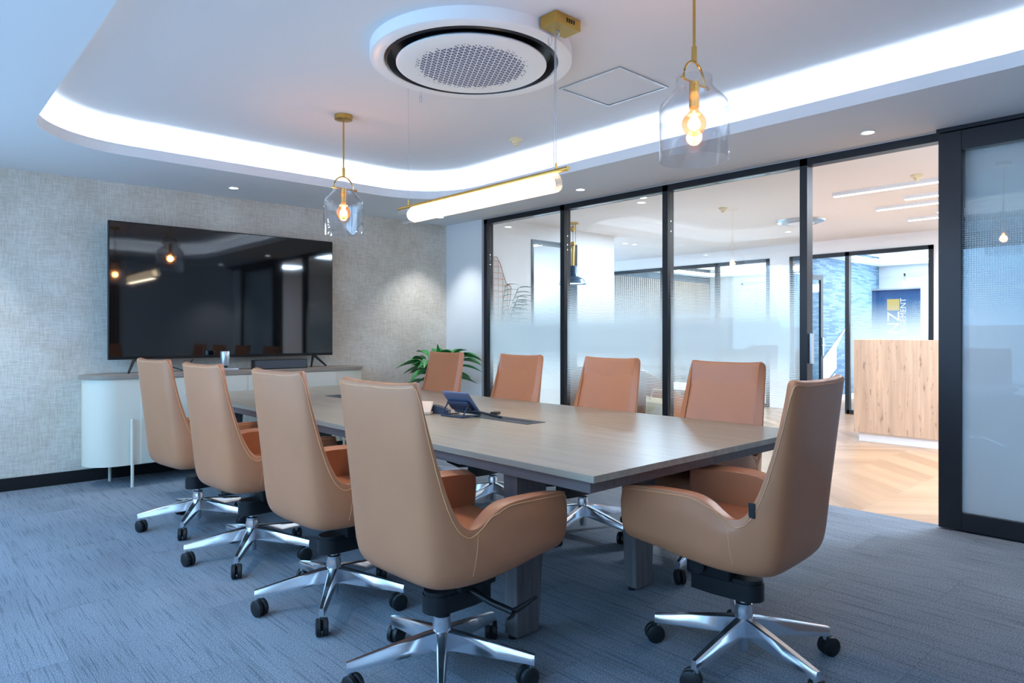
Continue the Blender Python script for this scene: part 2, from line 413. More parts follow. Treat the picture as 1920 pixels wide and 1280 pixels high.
def ray(x, y):
    a = (x-960)/1280
    return F_[0]+a*R_[0], F_[1]+a*R_[1], (625-y)/1280
def atY(x, y, Y):
    d = ray(x, y); t = Y/d[1]; return (d[0]*t, Y, H+d[2]*t)
def atX(x, y, X):
    d = ray(x, y); t = X/d[0]; return (X, d[1]*t, H+d[2]*t)

# ------------------------------------------------------------------ room shell
WX, WY = 4.95, 6.54          # glass wall, screen wall
LX, LY = -.35, -.84          # window wall, wall behind the camera
ZC, ZU = 2.5, 2.75
bm = B(); box(bm, LX-.2, WX, LY-.2, WY, -.1, 0); struct('floor', bm, M['carpet'])
bm = B(); box(bm, LX-.2, WX, WY, WY+.2, 0, 2.9); struct('wall_back', bm, M['linen'])
bm = B(); box(bm, LX, WX, WY-.012, WY, 0, .1); struct('baseboard_back', bm, M['skirting'])
bm = B(); box(bm, WX-.04, WX+.12, 5.88, WY, 0, 2.9); box(bm, WX-.02, WX+.1, LY, 5.88, ZC-.002, 2.9); box(bm, WX+.02, WX+.1, LY, 1.24, 0, ZC)
struct('wall_right', bm, M['white'])
# left wall with wide windows
bm = B()
wins = [(-.5, 1.55), (1.65, 3.75), (3.85, 6.0)]
box(bm, LX-.2, LX, LY-.2, WY, 0, .3); box(bm, LX-.2, LX, LY-.2, WY, 2.36, 2.9)
ys = [LY-.2]+[v for w in wins for v in w]+[WY]
for i in range(0, len(ys), 2): box(bm, LX-.2, LX, ys[i], ys[i+1], .3, 2.36)
struct('wall_left', bm, M['white'])
for i, (a, b_) in enumerate(wins):
    bm = B()
    for y0, y1, z0, z1 in ((a, a+.05, .3, 2.36), (b_-.05, b_, .3, 2.36), (a, b_, .3, .35), (a, b_, 2.31, 2.36), ((a+b_)/2-.02, (a+b_)/2+.02, .3, 2.36)):
        box(bm, LX-.14, LX-.08, y0, y1, z0, z1)
    box(bm, LX-.115, LX-.105, a+.05, b_-.05, .35, 2.31, mi=1)
    struct('window_%d' % (i+1), bm, [M['frame'], M['glass']])
# wall behind the camera: slatted timber
bm = B(); box(bm, LX-.2, WX+.1, LY-.2, LY, 0, 2.9)
x = LX+.9
while x < 3.0:
    box(bm, x, x+.035, LY, LY+.025, .02, ZC, mi=1); x += .06
struct('wall_front', bm, [M['white'], M['slatdark']])

# ceiling with rounded tray and hidden cove lights
TX0, TX1, TY0, TY1, TR = .65, 4.0, .2, 5.5, .62
def rrect(off, n=14):
    x0, x1, y0, y1, r = TX0-off, TX1+off, TY0-off, TY1+off, TR+off
    pts = []
    for cx, cy, a0 in ((x1-r, y0+r, -90), (x1-r, y1-r, 0), (x0+r, y1-r, 90), (x0+r, y0+r, 180)):
        for i in range(n+1):
            a = math.radians(a0+90*i/n); pts.append((cx+r*math.cos(a), cy+r*math.sin(a)))
    return pts
def loopv(bm, pts, z): return [bm.verts.new((x, y, z)) for x, y in pts]
def bridge(bm, a, b, mi=0):
    n = len(a)
    for i in range(n): bm.faces.new((a[i], a[(i+1) % n], b[(i+1) % n], b[i])).material_index = mi
bm = B()
inner = loopv(bm, rrect(0), ZC)
outer = [bm.verts.new(p) for p in ((LX-.2, LY-.2, ZC), (WX, LY-.2, ZC), (WX, WY, ZC), (LX-.2, WY, ZC))]
es = [bm.edges.new((inner[i], inner[(i+1) % len(inner)])) for i in range(len(inner))]
es += [bm.edges.new((outer[i], outer[(i+1) % 4])) for i in range(4)]
bmesh.ops.triangle_fill(bm, use_beauty=True, edges=es)
l1 = loopv(bm, rrect(0), ZC+.075); l2 = loopv(bm, rrect(.02), ZC+.075); l3 = loopv(bm, rrect(.02), ZC+.02)
l4 = loopv(bm, rrect(.15), ZC+.02); l5 = loopv(bm, rrect(.15), ZU)
bridge(bm, inner, l1); bridge(bm, l1, l2); bridge(bm, l2, l3); bridge(bm, l3, l4); bridge(bm, l4, l5)
bm.faces.new(l5)
me = bpy.data.meshes.new('ceiling'); bm.to_mesh(me); bm.free(); me.materials.append(M['ceil'])
ceil = bpy.data.objects.new('ceiling', me); COL.objects.link(ceil); ceil['kind'] = 'structure'
# roof slab above so no sky leaks in
bm = B(); box(bm, LX-.2, 5.05, LY-.2, 6.7, 2.9, 3.0); struct('ceiling', bm, M['white'])
# led strip lying on the cove ledge, facing up and outwards
bm = B()
a = loopv(bm, rrect(.028), ZC+.024); b_ = loopv(bm, rrect(.06), ZC+.024)
bridge(bm, a, b_)
c_ = loopv(bm, rrect(.028), ZC+.021); d_ = loopv(bm, rrect(.06), ZC+.021)
bridge(bm, d_, c_); bridge(bm, b_, d_); bridge(bm, c_, a)
cove = struct('trim_1', bm, M['led'])

# ------------------------------------------------------------------ glass partition
posts = [5.85, 4.67, 3.455, 2.25]
ft = 2.5
bm = B()
def vpost(y, w=.05, d=.09, z0=0, z1=ft): box(bm, WX-.01, WX-.01+d, y-w/2, y+w/2, z0, z1)
for y in posts: vpost(y, .055)
box(bm, WX-.01, WX+.08, LY, 5.88, ft-.055, ft)                       # head rail
for i in range(3): box(bm, WX-.01, WX+.08, posts[i+1]+.027, posts[i]-.027, 0, .05)
vpost(1.27, .06)
struct('trim_2', bm, M['frame'])
def gpane(n, y0, y1, mat='frost', x=WX+.03, z0=.05, z1=ft-.055):
    bm = B(); box(bm, x, x+.01, y0, y1, z0, z1)
    o = struct('window_%d' % n, bm, M[mat]); return o
gpane(4, posts[1]+.03, posts[0]-.03); gpane(5, posts[2]+.03, posts[1]-.03); gpane(6, posts[3]+.03, posts[2]-.03)

# door jamb plates on the opening
bm = B(); box(bm, WX+.015, WX+.055, 2.20, 2.215, 1.0, 1.22)
struct('trim_3', bm, M['silver'])
# sliding frosted leaf
dl = thing('sliding_door', 'black framed sliding door with dotted frosted glass at right edge', 'door')
dl['kind'] = 'structure'; dl.name = 'door_1'
X0, X1 = WX-.085, WX-.03
bm = B()
for y0, y1, z0, z1 in ((1.235, 1.36, .01, 2.47), (-.2, -.1, .01, 2.47), (-.1, 1.235, .01, .12), (-.1, 1.235, 2.35, 2.47)):
    box(bm, X0, X1, y0, y1, z0, z1, bev=.003)
obj('door_frame', bm, M['frame'], dl)
bm = B(); box(bm, X0+.022, X0+.03, -.1, 1.235, .12, 2.35); obj('glass_pane', bm, M['doorfrost'], dl)
bm = B(); box(bm, X0-.005, X1+.015, LY, 1.37, 2.475, 2.5); obj('slide_track', bm, M['frame'], dl)

# ------------------------------------------------------------------ beyond the glass
RZ = 2.66
bm = B(); box(bm, WX, 15.2, -3.2, 9.4, -.1, -.001); struct('floor', bm, M['chev'])
bm = B(); box(bm, WX+.1, 10.8, -3.2, 9.4, RZ, RZ+.1); box(bm, 10.8, 15.2, -3.2, 9.4, 2.75, 2.85)
struct('ceiling', bm, M['recwall'])
# wall continuing the screen wall, with glazed door
bm = B()
box(bm, WX+.12, 6.24, 6.46, 6.6, 0, RZ); box(bm, 7.13, 7.95, 6.46, 6.6, 0, RZ); box(bm, 6.24, 7.13, 6.46, 6.6, 2.46, RZ)
box(bm, 7.85, 7.95, 6.6, 9.4, 0, RZ)
struct('wall_hall', bm, M['recwall'])
d2 = thing('door_2', 'dark framed glazed door in the hall wall', 'door'); d2['kind'] = 'structure'
bm = B()
for x0, x1, z0, z1 in ((6.24, 6.28, 0, 2.46), (7.09, 7.13, 0, 2.46), (6.28, 7.09, 2.42, 2.46), (6.28, 7.09, 0, .06)):
    box(bm, x0, x1, 6.45, 6.61, z0, z1)
obj('door_frame', bm, M['frame'], d2)
bm = B(); box(bm, 6.28, 7.09, 6.52, 6.53, .06, 2.42)
obj('glass_pane', bm, M['frost'], d2)
# room behind that door
bm = B(); box(bm, WX, 7.85, 9.3, 9.4, 0, RZ); box(bm, WX, WX+.1, 6.54, 9.4, 0, RZ); struct('wall_storeroom', bm, M['white'])
# far side glazed offices: plane X = 10.8
fm = [8.95, 7.75, 6.6, 5.35]
bm = B()
def fpost(y, w=.06): box(bm, 10.76, 10.84, y-w/2, y+w/2, 0, 2.46)
for y in (8.95, 7.6, 6.45, 5.5, 5.1, 4.23, 3.1): fpost(y)
box(bm, 10.76, 10.84, 3.07, 5.13, 2.4, 2.46); box(bm, 10.76, 10.84, 5.47, 9.0, 2.4, 2.46)
box(bm, 10.76, 10.84, 3.07, 4.23, 0, .06); box(bm, 10.76, 10.84, 5.5, 9.0, 0, .06)
struct('trim_4', bm, M['frame'])
bm = B(); box(bm, 10.78, 10.86, -3.2, 3.07, 0, RZ+.1); box(bm, 10.78, 10.86, 3.07, 9.4, 2.46, RZ+.1); box(bm, 10.77, 10.86, 5.13, 5.47, 0, 2.46)
struct('wall_far', bm, M['recwall'])
bm = B(); box(bm, 10.8, 10.81, 3.13, 4.2, .06, 2.4); struct('window_9', bm, M['farfrost'])
bm = B()
for y0, y1 in ((7.63, 8.92), (6.48, 7.57), (5.53, 6.42)): box(bm, 10.8, 10.81, y0, y1, .06, 2.4)
struct('window_10', bm, M['farfrost'])
# glazed door leaf of the far office, partly open
d3 = thing('door_3', 'pale framed glass door of the blue office', 'door', (10.86, 5.04, 0), math.radians(85)); d3['kind'] = 'structure'
bm = B()
for y0, y1, z0, z1 in ((-.8, -.73, .02, 2.2), (-.07, 0, .02, 2.2), (-.73, -.07, .02, .1), (-.73, -.07, 2.12, 2.2)): box(bm, 0, .04, y0, y1, z0, z1)
obj('door_frame', bm, M['dgrey'], d3)
bm = B(); box(bm, .015, .022, -.73, -.07, .1, 2.12); obj('glass_pane', bm, M['glass'], d3)
bm = B(); box(bm, -.02, 0, -.79, -.75, .85, 1.15); tubep(bm, [(-.01, -.77, 1.02), (-.05, -.77, 1.02), (-.05, -.66, 1.02)], .009); obj('door_handle', bm, M['silver'], d3)
# office partitions
bm = B(); box(bm, 10.86, 14.7, 5.16, 5.3, 0, 2.75); struct('wall_slate', bm, M['stone'])
bm = B(); box(bm, 10.86, 14.7, 5.3, 5.44, 0, 2.75); struct('wall_office', bm, M['white'])
bm = B(); box(bm, 10.86, 14.7, 5.14, 5.16, 0, .1); struct('baseboard_slate', bm, M['white'])
bm = B()
box(bm, 10.86, 14.7, 8.98, 9.1, 0, 2.75, mi=1); x = 10.95
while x < 14.65: box(bm, x, x+.03, 8.95, 8.98, 0, 2.42); x += .07
struct('wall_slats', bm, [M['slat'], M['dgrey']])
bm = B()
box(bm, 14.7, 14.9, -3.2, 2.2, 0, 2.75); box(bm, 14.7, 14.9, 4.72, 6.2, 0, 2.75); box(bm, 14.7, 14.9, 8.2, 9.4, 0, 2.75)
for a, b2 in ((2.2, 4.72), (6.2, 8.2)): box(bm, 14.7, 14.9, a, b2, 0, .8); box(bm, 14.7, 14.9, a, b2, 2.4, 2.75)
struct('wall_outside', bm, M['white'])
for i, (a, b2) in enumerate(((2.2, 4.72), (6.2, 8.2))):
    bm = B()
    for y0, y1, z0, z1 in ((a, a+.05, .8, 2.4), (b2-.05, b2, .8, 2.4), (a, b2, .8, .85), (a, b2, 2.35, 2.4), (a, b2, 1.55, 1.6), ((a+b2)/2-.02, (a+b2)/2+.02, .8, 2.4)):
        box(bm, 14.76, 14.8, y0, y1, z0, z1)
    struct('window_%d' % (11+i), bm, M['whiteg'])
bm = B(); box(bm, 14.64, 14.69, 2.3, 4.66, 2.30, 2.4, bev=.01); struct('trim_5', bm, M['blind'])
# rear and side closure of reception
bm = B(); box(bm, WX, 15.2, -3.3, -3.2, 0, 2.75); box(bm, 10.86, 15.2, 2.0, 2.1, 0, 2.75); struct('wall_side', bm, M['recwall'])
# cove trims glowing in the two far offices
for i, (y0, y1) in enumerate(((2.1, 5.16), (5.44, 8.95))):
    bm = B(); xa, xb, ya, yb = 11.0, 14.5, y0+.15, y1-.2
    for a, b2, c, d in ((xa, xb, yb, yb+.03), (xa, xb, ya, ya+.03), (xb, xb+.03, ya, yb+.03)):
        box(bm, a, b2, c, d, 2.62, 2.64)
    struct('trim_%d' % (6+i), bm, M['bar'])
    bm = B(); box(bm, 10.86, 14.7, yb-.06, y1, 2.56, 2.6); box(bm, xb-.04, 14.7, y0, yb-.06, 2.56, 2.6); struct('trim_%d' % (8+i), bm, M['white'])

# ------------------------------------------------------------------ swivel chair
def catmull(P, k):
    out = []
    for i in range(len(P)-1):
        p0, p1, p2, p3 = P[max(i-1, 0)], P[i], P[i+1], P[min(i+2, len(P)-1)]
        for j in range(k):
            t = j/k
            out.append(.5*((2*p1)+(p2-p0)*t+(2*p0-5*p1+4*p2-p3)*t*t+(-p0+3*p1-3*p2+p3)*t**3))
    out.append(P[-1]); return out
HALF = [  # top, belly, lower belly, bottom points of the shell, back centre -> right arm tip, thickness
 ((-.300, 0, 1.060), (-.245, 0, .60), (-.232, 0, .47), (-.165, 0, .392), .040),
 ((-.300, .12, 1.060), (-.245, .11, .60), (-.232, .11, .47), (-.165, .10, .392), .040),
 ((-.294, .195, 1.066), (-.242, .18, .60), (-.230, .18, .47), (-.160, .155, .394), .040),
 ((-.285, .224, 1.070), (-.234, .215, .61), (-.222, .215, .48), (-.150, .185, .396), .040),
 ((-.272, .232, 1.045), (-.218, .236, .61), (-.208, .236, .48), (-.135, .205, .398), .040),
 ((-.240, .240, .92), (-.190, .254, .61), (-.180, .254, .48), (-.105, .225, .400), .040),
 ((-.205, .248, .79), (-.155, .266, .60), (-.148, .266, .48), (-.070, .238, .402), .042),
 ((-.172, .256, .685), (-.125, .276, .57), (-.112, .276, .48), (-.035, .25, .405), .046),
 ((-.135, .264, .612), (-.095, .282, .55), (-.080, .282, .47), (0.00, .255, .408), .052),
 ((-.095, .272, .588), (-.062, .287, .54), (-.045, .287, .47), (.035, .26, .412), .058),
 ((-.050, .280, .604), (-.020, .290, .55), (-.005, .290, .47), (.075, .26, .416), .066),
 ((-.005, .286, .640), (.025, .294, .57), (.040, .294, .475), (.110, .26, .420), .072),
 ((.060, .290, .662), (.085, .298, .58), (.100, .298, .485), (.155, .26, .426), .076),
 ((.160, .290, .662), (.175, .298, .58), (.185, .298, .49), (.205, .258, .436), .078),
 ((.270, .286, .658), (.275, .294, .58), (.275, .294, .49), (.265, .258, .442), .078),
 ((.345, .276, .652), (.352, .284, .58), (.345, .284, .495), (.325, .252, .446), .076),
 ((.362, .272, .640), (.370, .279, .58), (.364, .279, .50), (.345, .248, .450), .074),
]
def make_chair(label, loc, rz, group):
    t = thing('swivel_chair', label, 'chair', loc, rz, group)
    full = [tuple(Vector((p[0], -p[1], p[2])) for p in h[:4])+(h[4],) for h in HALF[:0:-1]] + [tuple(Vector(p) for p in h[:4])+(h[4],) for h in HALF]
    bm = B(); grid = []
    for T, m1, m2, b, th in full:
        P = [T]
        for f in (.2, .45, .72): P.append(T.lerp(m1, f))
        P = [T, T.lerp(m1, .05)]+P[1:]+[m1, m2, Vector((m2.x*.78+b.x*.22, m2.y*.78+b.y*.22, b.z+.03)), Vector((m2.x*.4+b.x*.6, m2.y*.4+b.y*.6, b.z+.004)), b]
        grid.append((P, th))
    nC, nR = len(grid), len(grid[0][0])
    # outward normals by finite differences
    def pt(i, j): return grid[max(0, min(nC-1, i))][0][max(0, min(nR-1, j))]
    outv, inv = [], []
    for i in range(nC):
        ro, ri = [], []
        for j in range(nR):
            jj = max(j, 5); du = pt(i+1, jj)-pt(i-1, jj); dv = pt(i, j+1)-pt(i, j-1)
            n = dv.cross(du)
            n.normalize()
            p = pt(i, j)
            if n.dot(Vector((p.x-.12, p.y, 0))) < 0 and j < 7: n = -n
            if j >= 7 and n.z > 0: n = -n
            th = grid[i][1]
            ro.append(bm.verts.new(p)); ri.append(bm.verts.new(p-n*th))
        outv.append(ro); inv.append(ri)
    for i in range(nC-1):
        for j in range(nR-1):
            bm.faces.new((outv[i][j], outv[i+1][j], outv[i+1][j+1], outv[i][j+1]))
            bm.faces.new((inv[i][j], inv[i][j+1], inv[i+1][j+1], inv[i+1][j]))
        for j in (0, nR-1):
            bm.faces.new((outv[i][j], inv[i][j], inv[i+1][j], outv[i+1][j]))
    for i in (0, nC-1):
        for j in range(nR-1):
            bm.faces.new((outv[i][j], outv[i][j+1], inv[i][j+1], inv[i][j]))
    o = obj('shell', bm, M['leather'], t, 180)
    md = o.modifiers.new('s', 'SUBSURF'); md.levels = 2; md.render_levels = 2
    bake(o)
    bv = BVHTree.FromPolygons([v.co.copy() for v in o.data.vertices], [tuple(p.vertices) for p in o.data.polygons])
    # stitched seam along the outer rim, and the vertical seam below each notch
    sb = B()
    top = catmull([c[0] for c in full], 5)
    path = []
    for p in top:
        q = p+Vector((-.015 if p.x < 0 else .0, .02*(1 if p.y > 0 else -1) if abs(p.y) > .12 else 0, -.014))
        h = bv.find_nearest(q)
        path.append(h[0]+h[1]*.0008)
    tubep(sb, path, .0016, 6)
    for s in (1, -1):
        seam = []
        for f in range(13):
            u = f/12
            q = Vector((-.075-.02*u, s*(.30), .585-.15*u))
            h = bv.find_nearest(q); seam.append(h[0]+h[1]*.0002)
        tubep(sb, seam, .0011, 5)
    obj('stitching', sb, M['stitch'], t, 60)
    bm = B(); box(bm, -.19, .33, -.235, .235, .43, .52, bev=.035); box(bm, -.205, -.15, -.19, .19, .50, .56, bev=.02)
    obj('seat_cushion', bm, M['leather'], t, 50)
    E = [(1.035, -.268, .212), (.98, -.254, .220), (.85, -.220, .232), (.72, -.182, .242), (.62, -.158, .244), (.52, -.15, .240)]
    bm = B(); rows = []
    for z, xe, hw in E:
        row = []
        for q in range(7):
            f = -1+q/3
            row.append(bm.verts.new((xe+.012-.014*(1-f*f), f*hw, z)))
        rows.append(row)
    back = [[bm.verts.new((-.225-(z-.6)*.12, (-1+q/3)*(hw-.02), z)) for q in range(7)] for z, xe, hw in E]
    for r in range(5):
        for q in range(6):
            bm.faces.new((rows[r][q], rows[r][q+1], rows[r+1][q+1], rows[r+1][q])); bm.faces.new((back[r][q], back[r+1][q], back[r+1][q+1], back[r][q+1]))
        for q in (0, 6): bm.faces.new((rows[r][q], rows[r+1][q], back[r+1][q], back[r][q]))
    for r in (0, 5):
        for q in range(6): bm.faces.new((rows[r][q], back[r][q], back[r][q+1], rows[r][q+1]))
    pad = obj('back_cushion', bm, M['leather'], t, 180)
    md = pad.modifiers.new('s', 'SUBSURF'); md.levels = 2; md.render_levels = 2
    bake(pad)
    bm = B(); box(bm, -.12, .25, -.2, .2, .412, .432, bev=.008)
    obj('seat_pan', bm, M['blackp'], t, 40)
    bm = B()
    cr = []
    for i in range(9): a = PI/2+PI*i/8; cr.append((-.015+.06*math.cos(a), .055*math.sin(a)))
    cr += [(.10, -.06), (.19, -.05), (.19, .05), (.10, .06)]
    prism(bm, cr, .238, .30); prism(bm, [(x*.93, y*.93) for x, y in cr], .30, .315)
    box(bm, .02, .20, -.075, .075, .30, .415, bev=.012)
    cyl(bm, (.14, -.10, .345), (.14, .10, .345), .03)
    mech = obj('tilt_mechanism', bm, M['blackp'], t, 40)
    bm = B()
    tubep(bm, [(.08, -.06, .30), (.10, -.16, .275), (.12, -.24, .262)], [.014, .012, .012])
    tubep(bm, [(.12, -.24, .262), (.17, -.262, .285), (.205, -.27, .30)], [.012, .008, .006])
    tubep(bm, [(.12, -.245, .262), (.10, -.262, .262), (.06, -.275, .262)], [.010, .007, .004])
    obj('lever', bm, M['blackp'], mech, 50)
    bm = B(); cyl(bm, (0, 0, .21), (0, 0, .26), .017)
    obj('gas_column', bm, M['chrome'], t, 40)
    bm = B(); lathe(bm, [(0, .035), (.018, .035), (.021, .045), (.021, .11), (.033, .115), (.033, .19), (.030, .20), (.030, .216), (.024, .22), (0, .22)], seg=28)
    obj('hub', bm, M['chrome'], t, 40)
    for k in range(5):
        a = math.radians(72*k+make_chair.legrot)
        R = Matrix.Rotation(a, 4, 'Z')
        bm = B()
        S = [(.015, .030, .168, .100), (.06, .028, .162, .100), (.20, .022, .136, .088), (.32, .017, .112, .078), (.338, .015, .108, .075)]
        rings = []
        for x, w, zt, zb in S:
            rings.append([bm.verts.new(R@Vector(v)) for v in ((x, -w*.78, zb), (x, w*.78, zb), (x, w*.62, zt-.005), (x, w*.42, zt), (x, -w*.42, zt), (x, -w*.62, zt-.005))])
        for A, Cc in zip(rings, rings[1:]):
            for q in range(6): bm.faces.new((A[q], A[(q+1) % 6], Cc[(q+1) % 6], Cc[q]))
        bm.faces.new(rings[0][::-1]); bm.faces.new(rings[-1])
        e = R@Vector((.325, 0, .07)); cyl(bm, (e.x, e.y, .08), (e.x, e.y, .058), .009, seg=12)
        leg = obj('leg', bm, M['chrome'], t, 35)
        bm = B()
        ca = a+[.6, -1.2, 2.1, .2, -2.3][k]; Rc = Matrix.Translation((e.x, e.y, 0))@Matrix.Rotation(ca, 4, 'Z')
        for s in (-1, 1):
            lathe(bm, [(0, -.011), (.028, -.011), (.0355, -.007), (.0355, .007), (.028, .011), (0, .011)], seg=24,
                  mat=Rc@Matrix.Translation((.016, s*.014, .0355))@Matrix.Rotation(PI/2, 4, 'X'))
        box(bm, -.006, .02, -.003, .003, .02, .05, mat=Rc); cyl(bm, (e.x, e.y, .04), (e.x, e.y, .062), .011, seg=12)
        obj('caster', bm, M['rubber'], leg, 40)
    return t
CHAIR_G = 'tan leather swivel chairs around the conference table'
make_chair.legrot = 15
c0 = make_chair('tan leather swivel chair on the sideboard side of table, nearest the camera', (1.46, 1.97, 0), .03, CHAIR_G)
for (x, y, rz, lab) in [
    (1.49, 2.83, .05, 'tan leather swivel chair, second nearest the camera in the left row'),
    (1.47, 3.72, .08, 'tan leather swivel chair, third from the camera in the left row'),
    (1.46, 4.58, .12, 'tan leather swivel chair at the far end of left row, in front of white sideboard'),
    (3.17, 2.00, PI, 'tan leather swivel chair by the glass wall, directly behind the head of table chair'),
    (3.17, 2.82, PI, 'tan leather swivel chair by the glass wall, in front of the beige bag'),
    (3.17, 3.67, PI, 'tan leather swivel chair by the glass wall, second from the potted plant'),
    (3.17, 4.58, PI, 'tan leather swivel chair in front of the potted plant in the corner')]:
    dup(c0, (x, y, 0), rz, lab)
c5 = dup(c0, (2.36, 1.30, 0), PI/2+.06, 'tan leather swivel chair at the head of table, with small black tag on its edge')
bm = B(); box(bm, -.165, -.143, .262, .268, .61, .66, bev=.001); obj('brand_tag', bm, M['blackp'], c5)

# ------------------------------------------------------------------ conference table
tb = thing('conference_table', 'long grey brown wooden conference table on slab legs', 'table', (2.55, 3.65, 0))
hx, hy0, hy1 = .80, -2.14, 2.13
bm = B(); box(bm, -hx, hx, hy0, hy1, .715, .74, bev=.0015); obj('tabletop', bm, M['tablew'], tb)
bm = B(); box(bm, -hx+.035, hx-.035, hy0+.045, hy1-.045, .668, .7149)
obj('apron', bm, M['tabled'], tb)
for lx, ly in ((-.63, -1.63), (.12, -1.63), (.63, -1.245), (-.63, 1.63), (.12, 1.63), (.63, 1.63)):
    bm = B(); s = -1 if lx < 0 else (1 if lx > .3 else 0)
    a = [(lx-.085, ly-.04), (lx+.085, ly-.04), (lx+.085, ly+.04), (lx-.085, ly+.04)]
    dx = s*.02
    b0 = [bm.verts.new((lx+dx+(-.06 if q in (0, 3) else .06), ly+(-.035 if q < 2 else .035), .012)) for q in range(4)]
    b1 = [bm.verts.new((p[0], p[1], .668)) for p in a]
    for q in range(4): bm.faces.new((b0[q], b0[(q+1) % 4], b1[(q+1) % 4], b1[q]))
    bm.faces.new(b0[::-1]); bm.faces.new(b1)
    lg = obj('leg', bm, M['tablel'], tb)
    bm = B()
    for sx in (-.05, .05): cyl(bm, (lx+dx+sx, ly, 0), (lx+dx+sx, ly, .012), .018)
    obj('glide', bm, M['blackp'], lg)
def flap(y0, y1, name='cable_hatch'):
    bm = B(); box(bm, -.07, .07, y0, y1, .7395, .7425, bev=.001); f = obj(name, bm, M['dgrey'], tb)
    bm = B(); box(bm, -.004, .02, y0+.05, y1-.03, .7421, .7432); obj('brush_slot', bm, M['skirting'], f)
flap(-1.05, -.52); flap(.72, 1.2)
# tablet console on the table
tc_ = thing('touch_console', 'blue grey touch console tilted on a wire stand, beside the cable hatch', 'conference console', (2.47, 3.13, .7402), math.radians(4))
bm = B(); Rm = Matrix.Translation((-.01, 0, .078))@Matrix.Rotation(math.radians(50), 4, 'Y')
box(bm, -.085, .085, -.11, .11, -.007, .007, bev=.005, mat=Rm); obj('screen_slab', bm, M['bluel'], tc_, 40)
bm = B(); box(bm, -.03, .035, -.085, .085, -.03, -.008, bev=.006, mat=Rm); obj('back_housing', bm, M['blue'], tc_, 40)
bm = B()
for q in (-.09, .09):
    tubep(bm, [(-.085, q, .0055), (.05, q, .0055), (-.035, q, .075), (-.085, q, .0055)], .005)
tubep(bm, [(-.085, -.09, .0055), (-.085, .09, .0055)], .005); tubep(bm, [(-.04, -.09, .072), (-.04, .09, .072)], .006)
obj('stand', bm, M['blue'], tc_, 40)
bm = B(); tubep(bm, [(-.03, -.03, .03), (.0, -.12, .035), (.03, -.18, .022), (.06, -.26, .007)], .007); obj('cable', bm, M['blackp'], tc_, 40)
ph = thing('conference_phone', 'pale beige fronted conference phone with dark curved arms', 'conference phone', (2.39, 3.385, .7402), math.radians(38))
bm = B()
pl = []
for i in range(17):
    u = -1+i/8; pl.append((-.02+.05*u*u*0+.035*math.cos(u*1.4), .15*u))
for i in range(16):
    y0 = pl[i][1]; y1 = pl[i+1][1]; h0 = .055-.03*abs(pl[i][1]/.15)**2; 
    box(bm, pl[i][0]-.03, pl[i][0]+.03, y0, y1, .0, h0)
obj('phone_body', bm, M['blue'], ph, 40)
bm = B(); Rp = Matrix.Rotation(math.radians(-38), 4, 'Y')
box(bm, -.055, .045, -.05, .05, .0, .018, bev=.006, mat=Matrix.Translation((-.035, 0, .035))@Rp)
box(bm, -.085, -.02, -.05, .05, 0.001, .016, bev=.004)
obj('front_plate', bm, M['plate'], ph, 40)
rc = B(); box(rc, -.03, .03, -.022, .022, 0, .016, bev=.005); o = obj('remote_control', rc, M['blackp'], None, 40); o.location = (2.66, 3.06, .74); o.rotation_euler = (0, 0, .4)
tag(o, 'small black remote control lying behind the touch console', 'remote control')

# ------------------------------------------------------------------ sideboard
sbd = thing('sideboard', 'long cream sideboard with rounded ends and taupe top under the television', 'cabinet', (2.36, 6.29, 0))
def stadium(hx_, r, n=14):
    pts = []
    for i in range(n+1): a = -PI/2+PI*i/n; pts.append((hx_-r+r*math.cos(a), r*math.sin(a)))
    for i in range(n+1): a = PI/2+PI*i/n; pts.append((-hx_+r+r*math.cos(a), r*math.sin(a)))
    return pts
bm = B(); prism(bm, stadium(1.23, .215), .17, .858); obj('body', bm, M['cream'], sbd, 30)
bm = B(); prism(bm, stadium(1.25, .235), .86, .888); obj('top', bm, M['taupe'], sbd, 30)
xs = [-.86, -.43, 0, .43, .86]
for i in range(4):
    bm = B(); box(bm, xs[i]+.0015, xs[i+1]-.0015, -.225, -.213, .175, .852, bev=.001); obj('door', bm, M['cream'], sbd)
for s in (-.93, .93):
    bm = B(); cyl(bm, (s, -.25, 0), (s, -.25, .54), .012, seg=14); cyl(bm, (s, -.25, .2), (s, -.2, .2), .008, seg=10); obj('leg', bm, M['cream'], sbd, 40)
    bm = B(); cyl(bm, (s-.08, .12, 0), (s-.08, .12, .17), .012, seg=14); obj('leg', bm, M['cream'], sbd, 40)
# television
tv = thing('television', 'large black flat television standing on the sideboard', 'television', (2.325, 6.36, .888))
bm = B(); box(bm, -1.0, 1.0, -.02, .02, .115, 1.26, bev=.003); box(bm, -.7, .7, .02, .05, .2, .8, bev=.01); obj('body', bm, M['tvb'], tv, 30)
bm = B(); box(bm, -.992, .992, -.0225, -.0195, .14, 1.252); obj('screen', bm, M['tvs'], tv)
for s in (-.8, .8):
    bm = B()
    tubep(bm, [(s, 0, .125), (s-.07, -.10, .009)], [.014, .009]); tubep(bm, [(s, 0, .125), (s+.11, -.06, .009)], [.014, .009])
    obj('foot', bm, M['blackp'], tv, 40)
sb_ = thing('soundbar', 'dark grey soundbar on the sideboard under the television', 'soundbar', (2.72, 6.22, .888))
bm = B(); box(bm, -.26, .26, -.035, .035, 0, .088, bev=.006); obj('body', bm, M['tvb'], sb_, 30)
bm = B(); box(bm, -.25, .25, -.038, -.034, .008, .08); obj('grille', bm, M['grey'], sb_)
cam_ = thing('video_camera', 'silver cylinder conference camera on a flat base in front of television', 'camera', (2.19, 6.15, .888))
bm = B(); box(bm, -.1, .1, -.06, .06, 0, .03, bev=.006); obj('base', bm, M['silver'], cam_, 30)
bm = B(); cyl(bm, (0, 0, .03), (0, 0, .055), .022); obj('neck', bm, M['blackp'], cam_, 40)
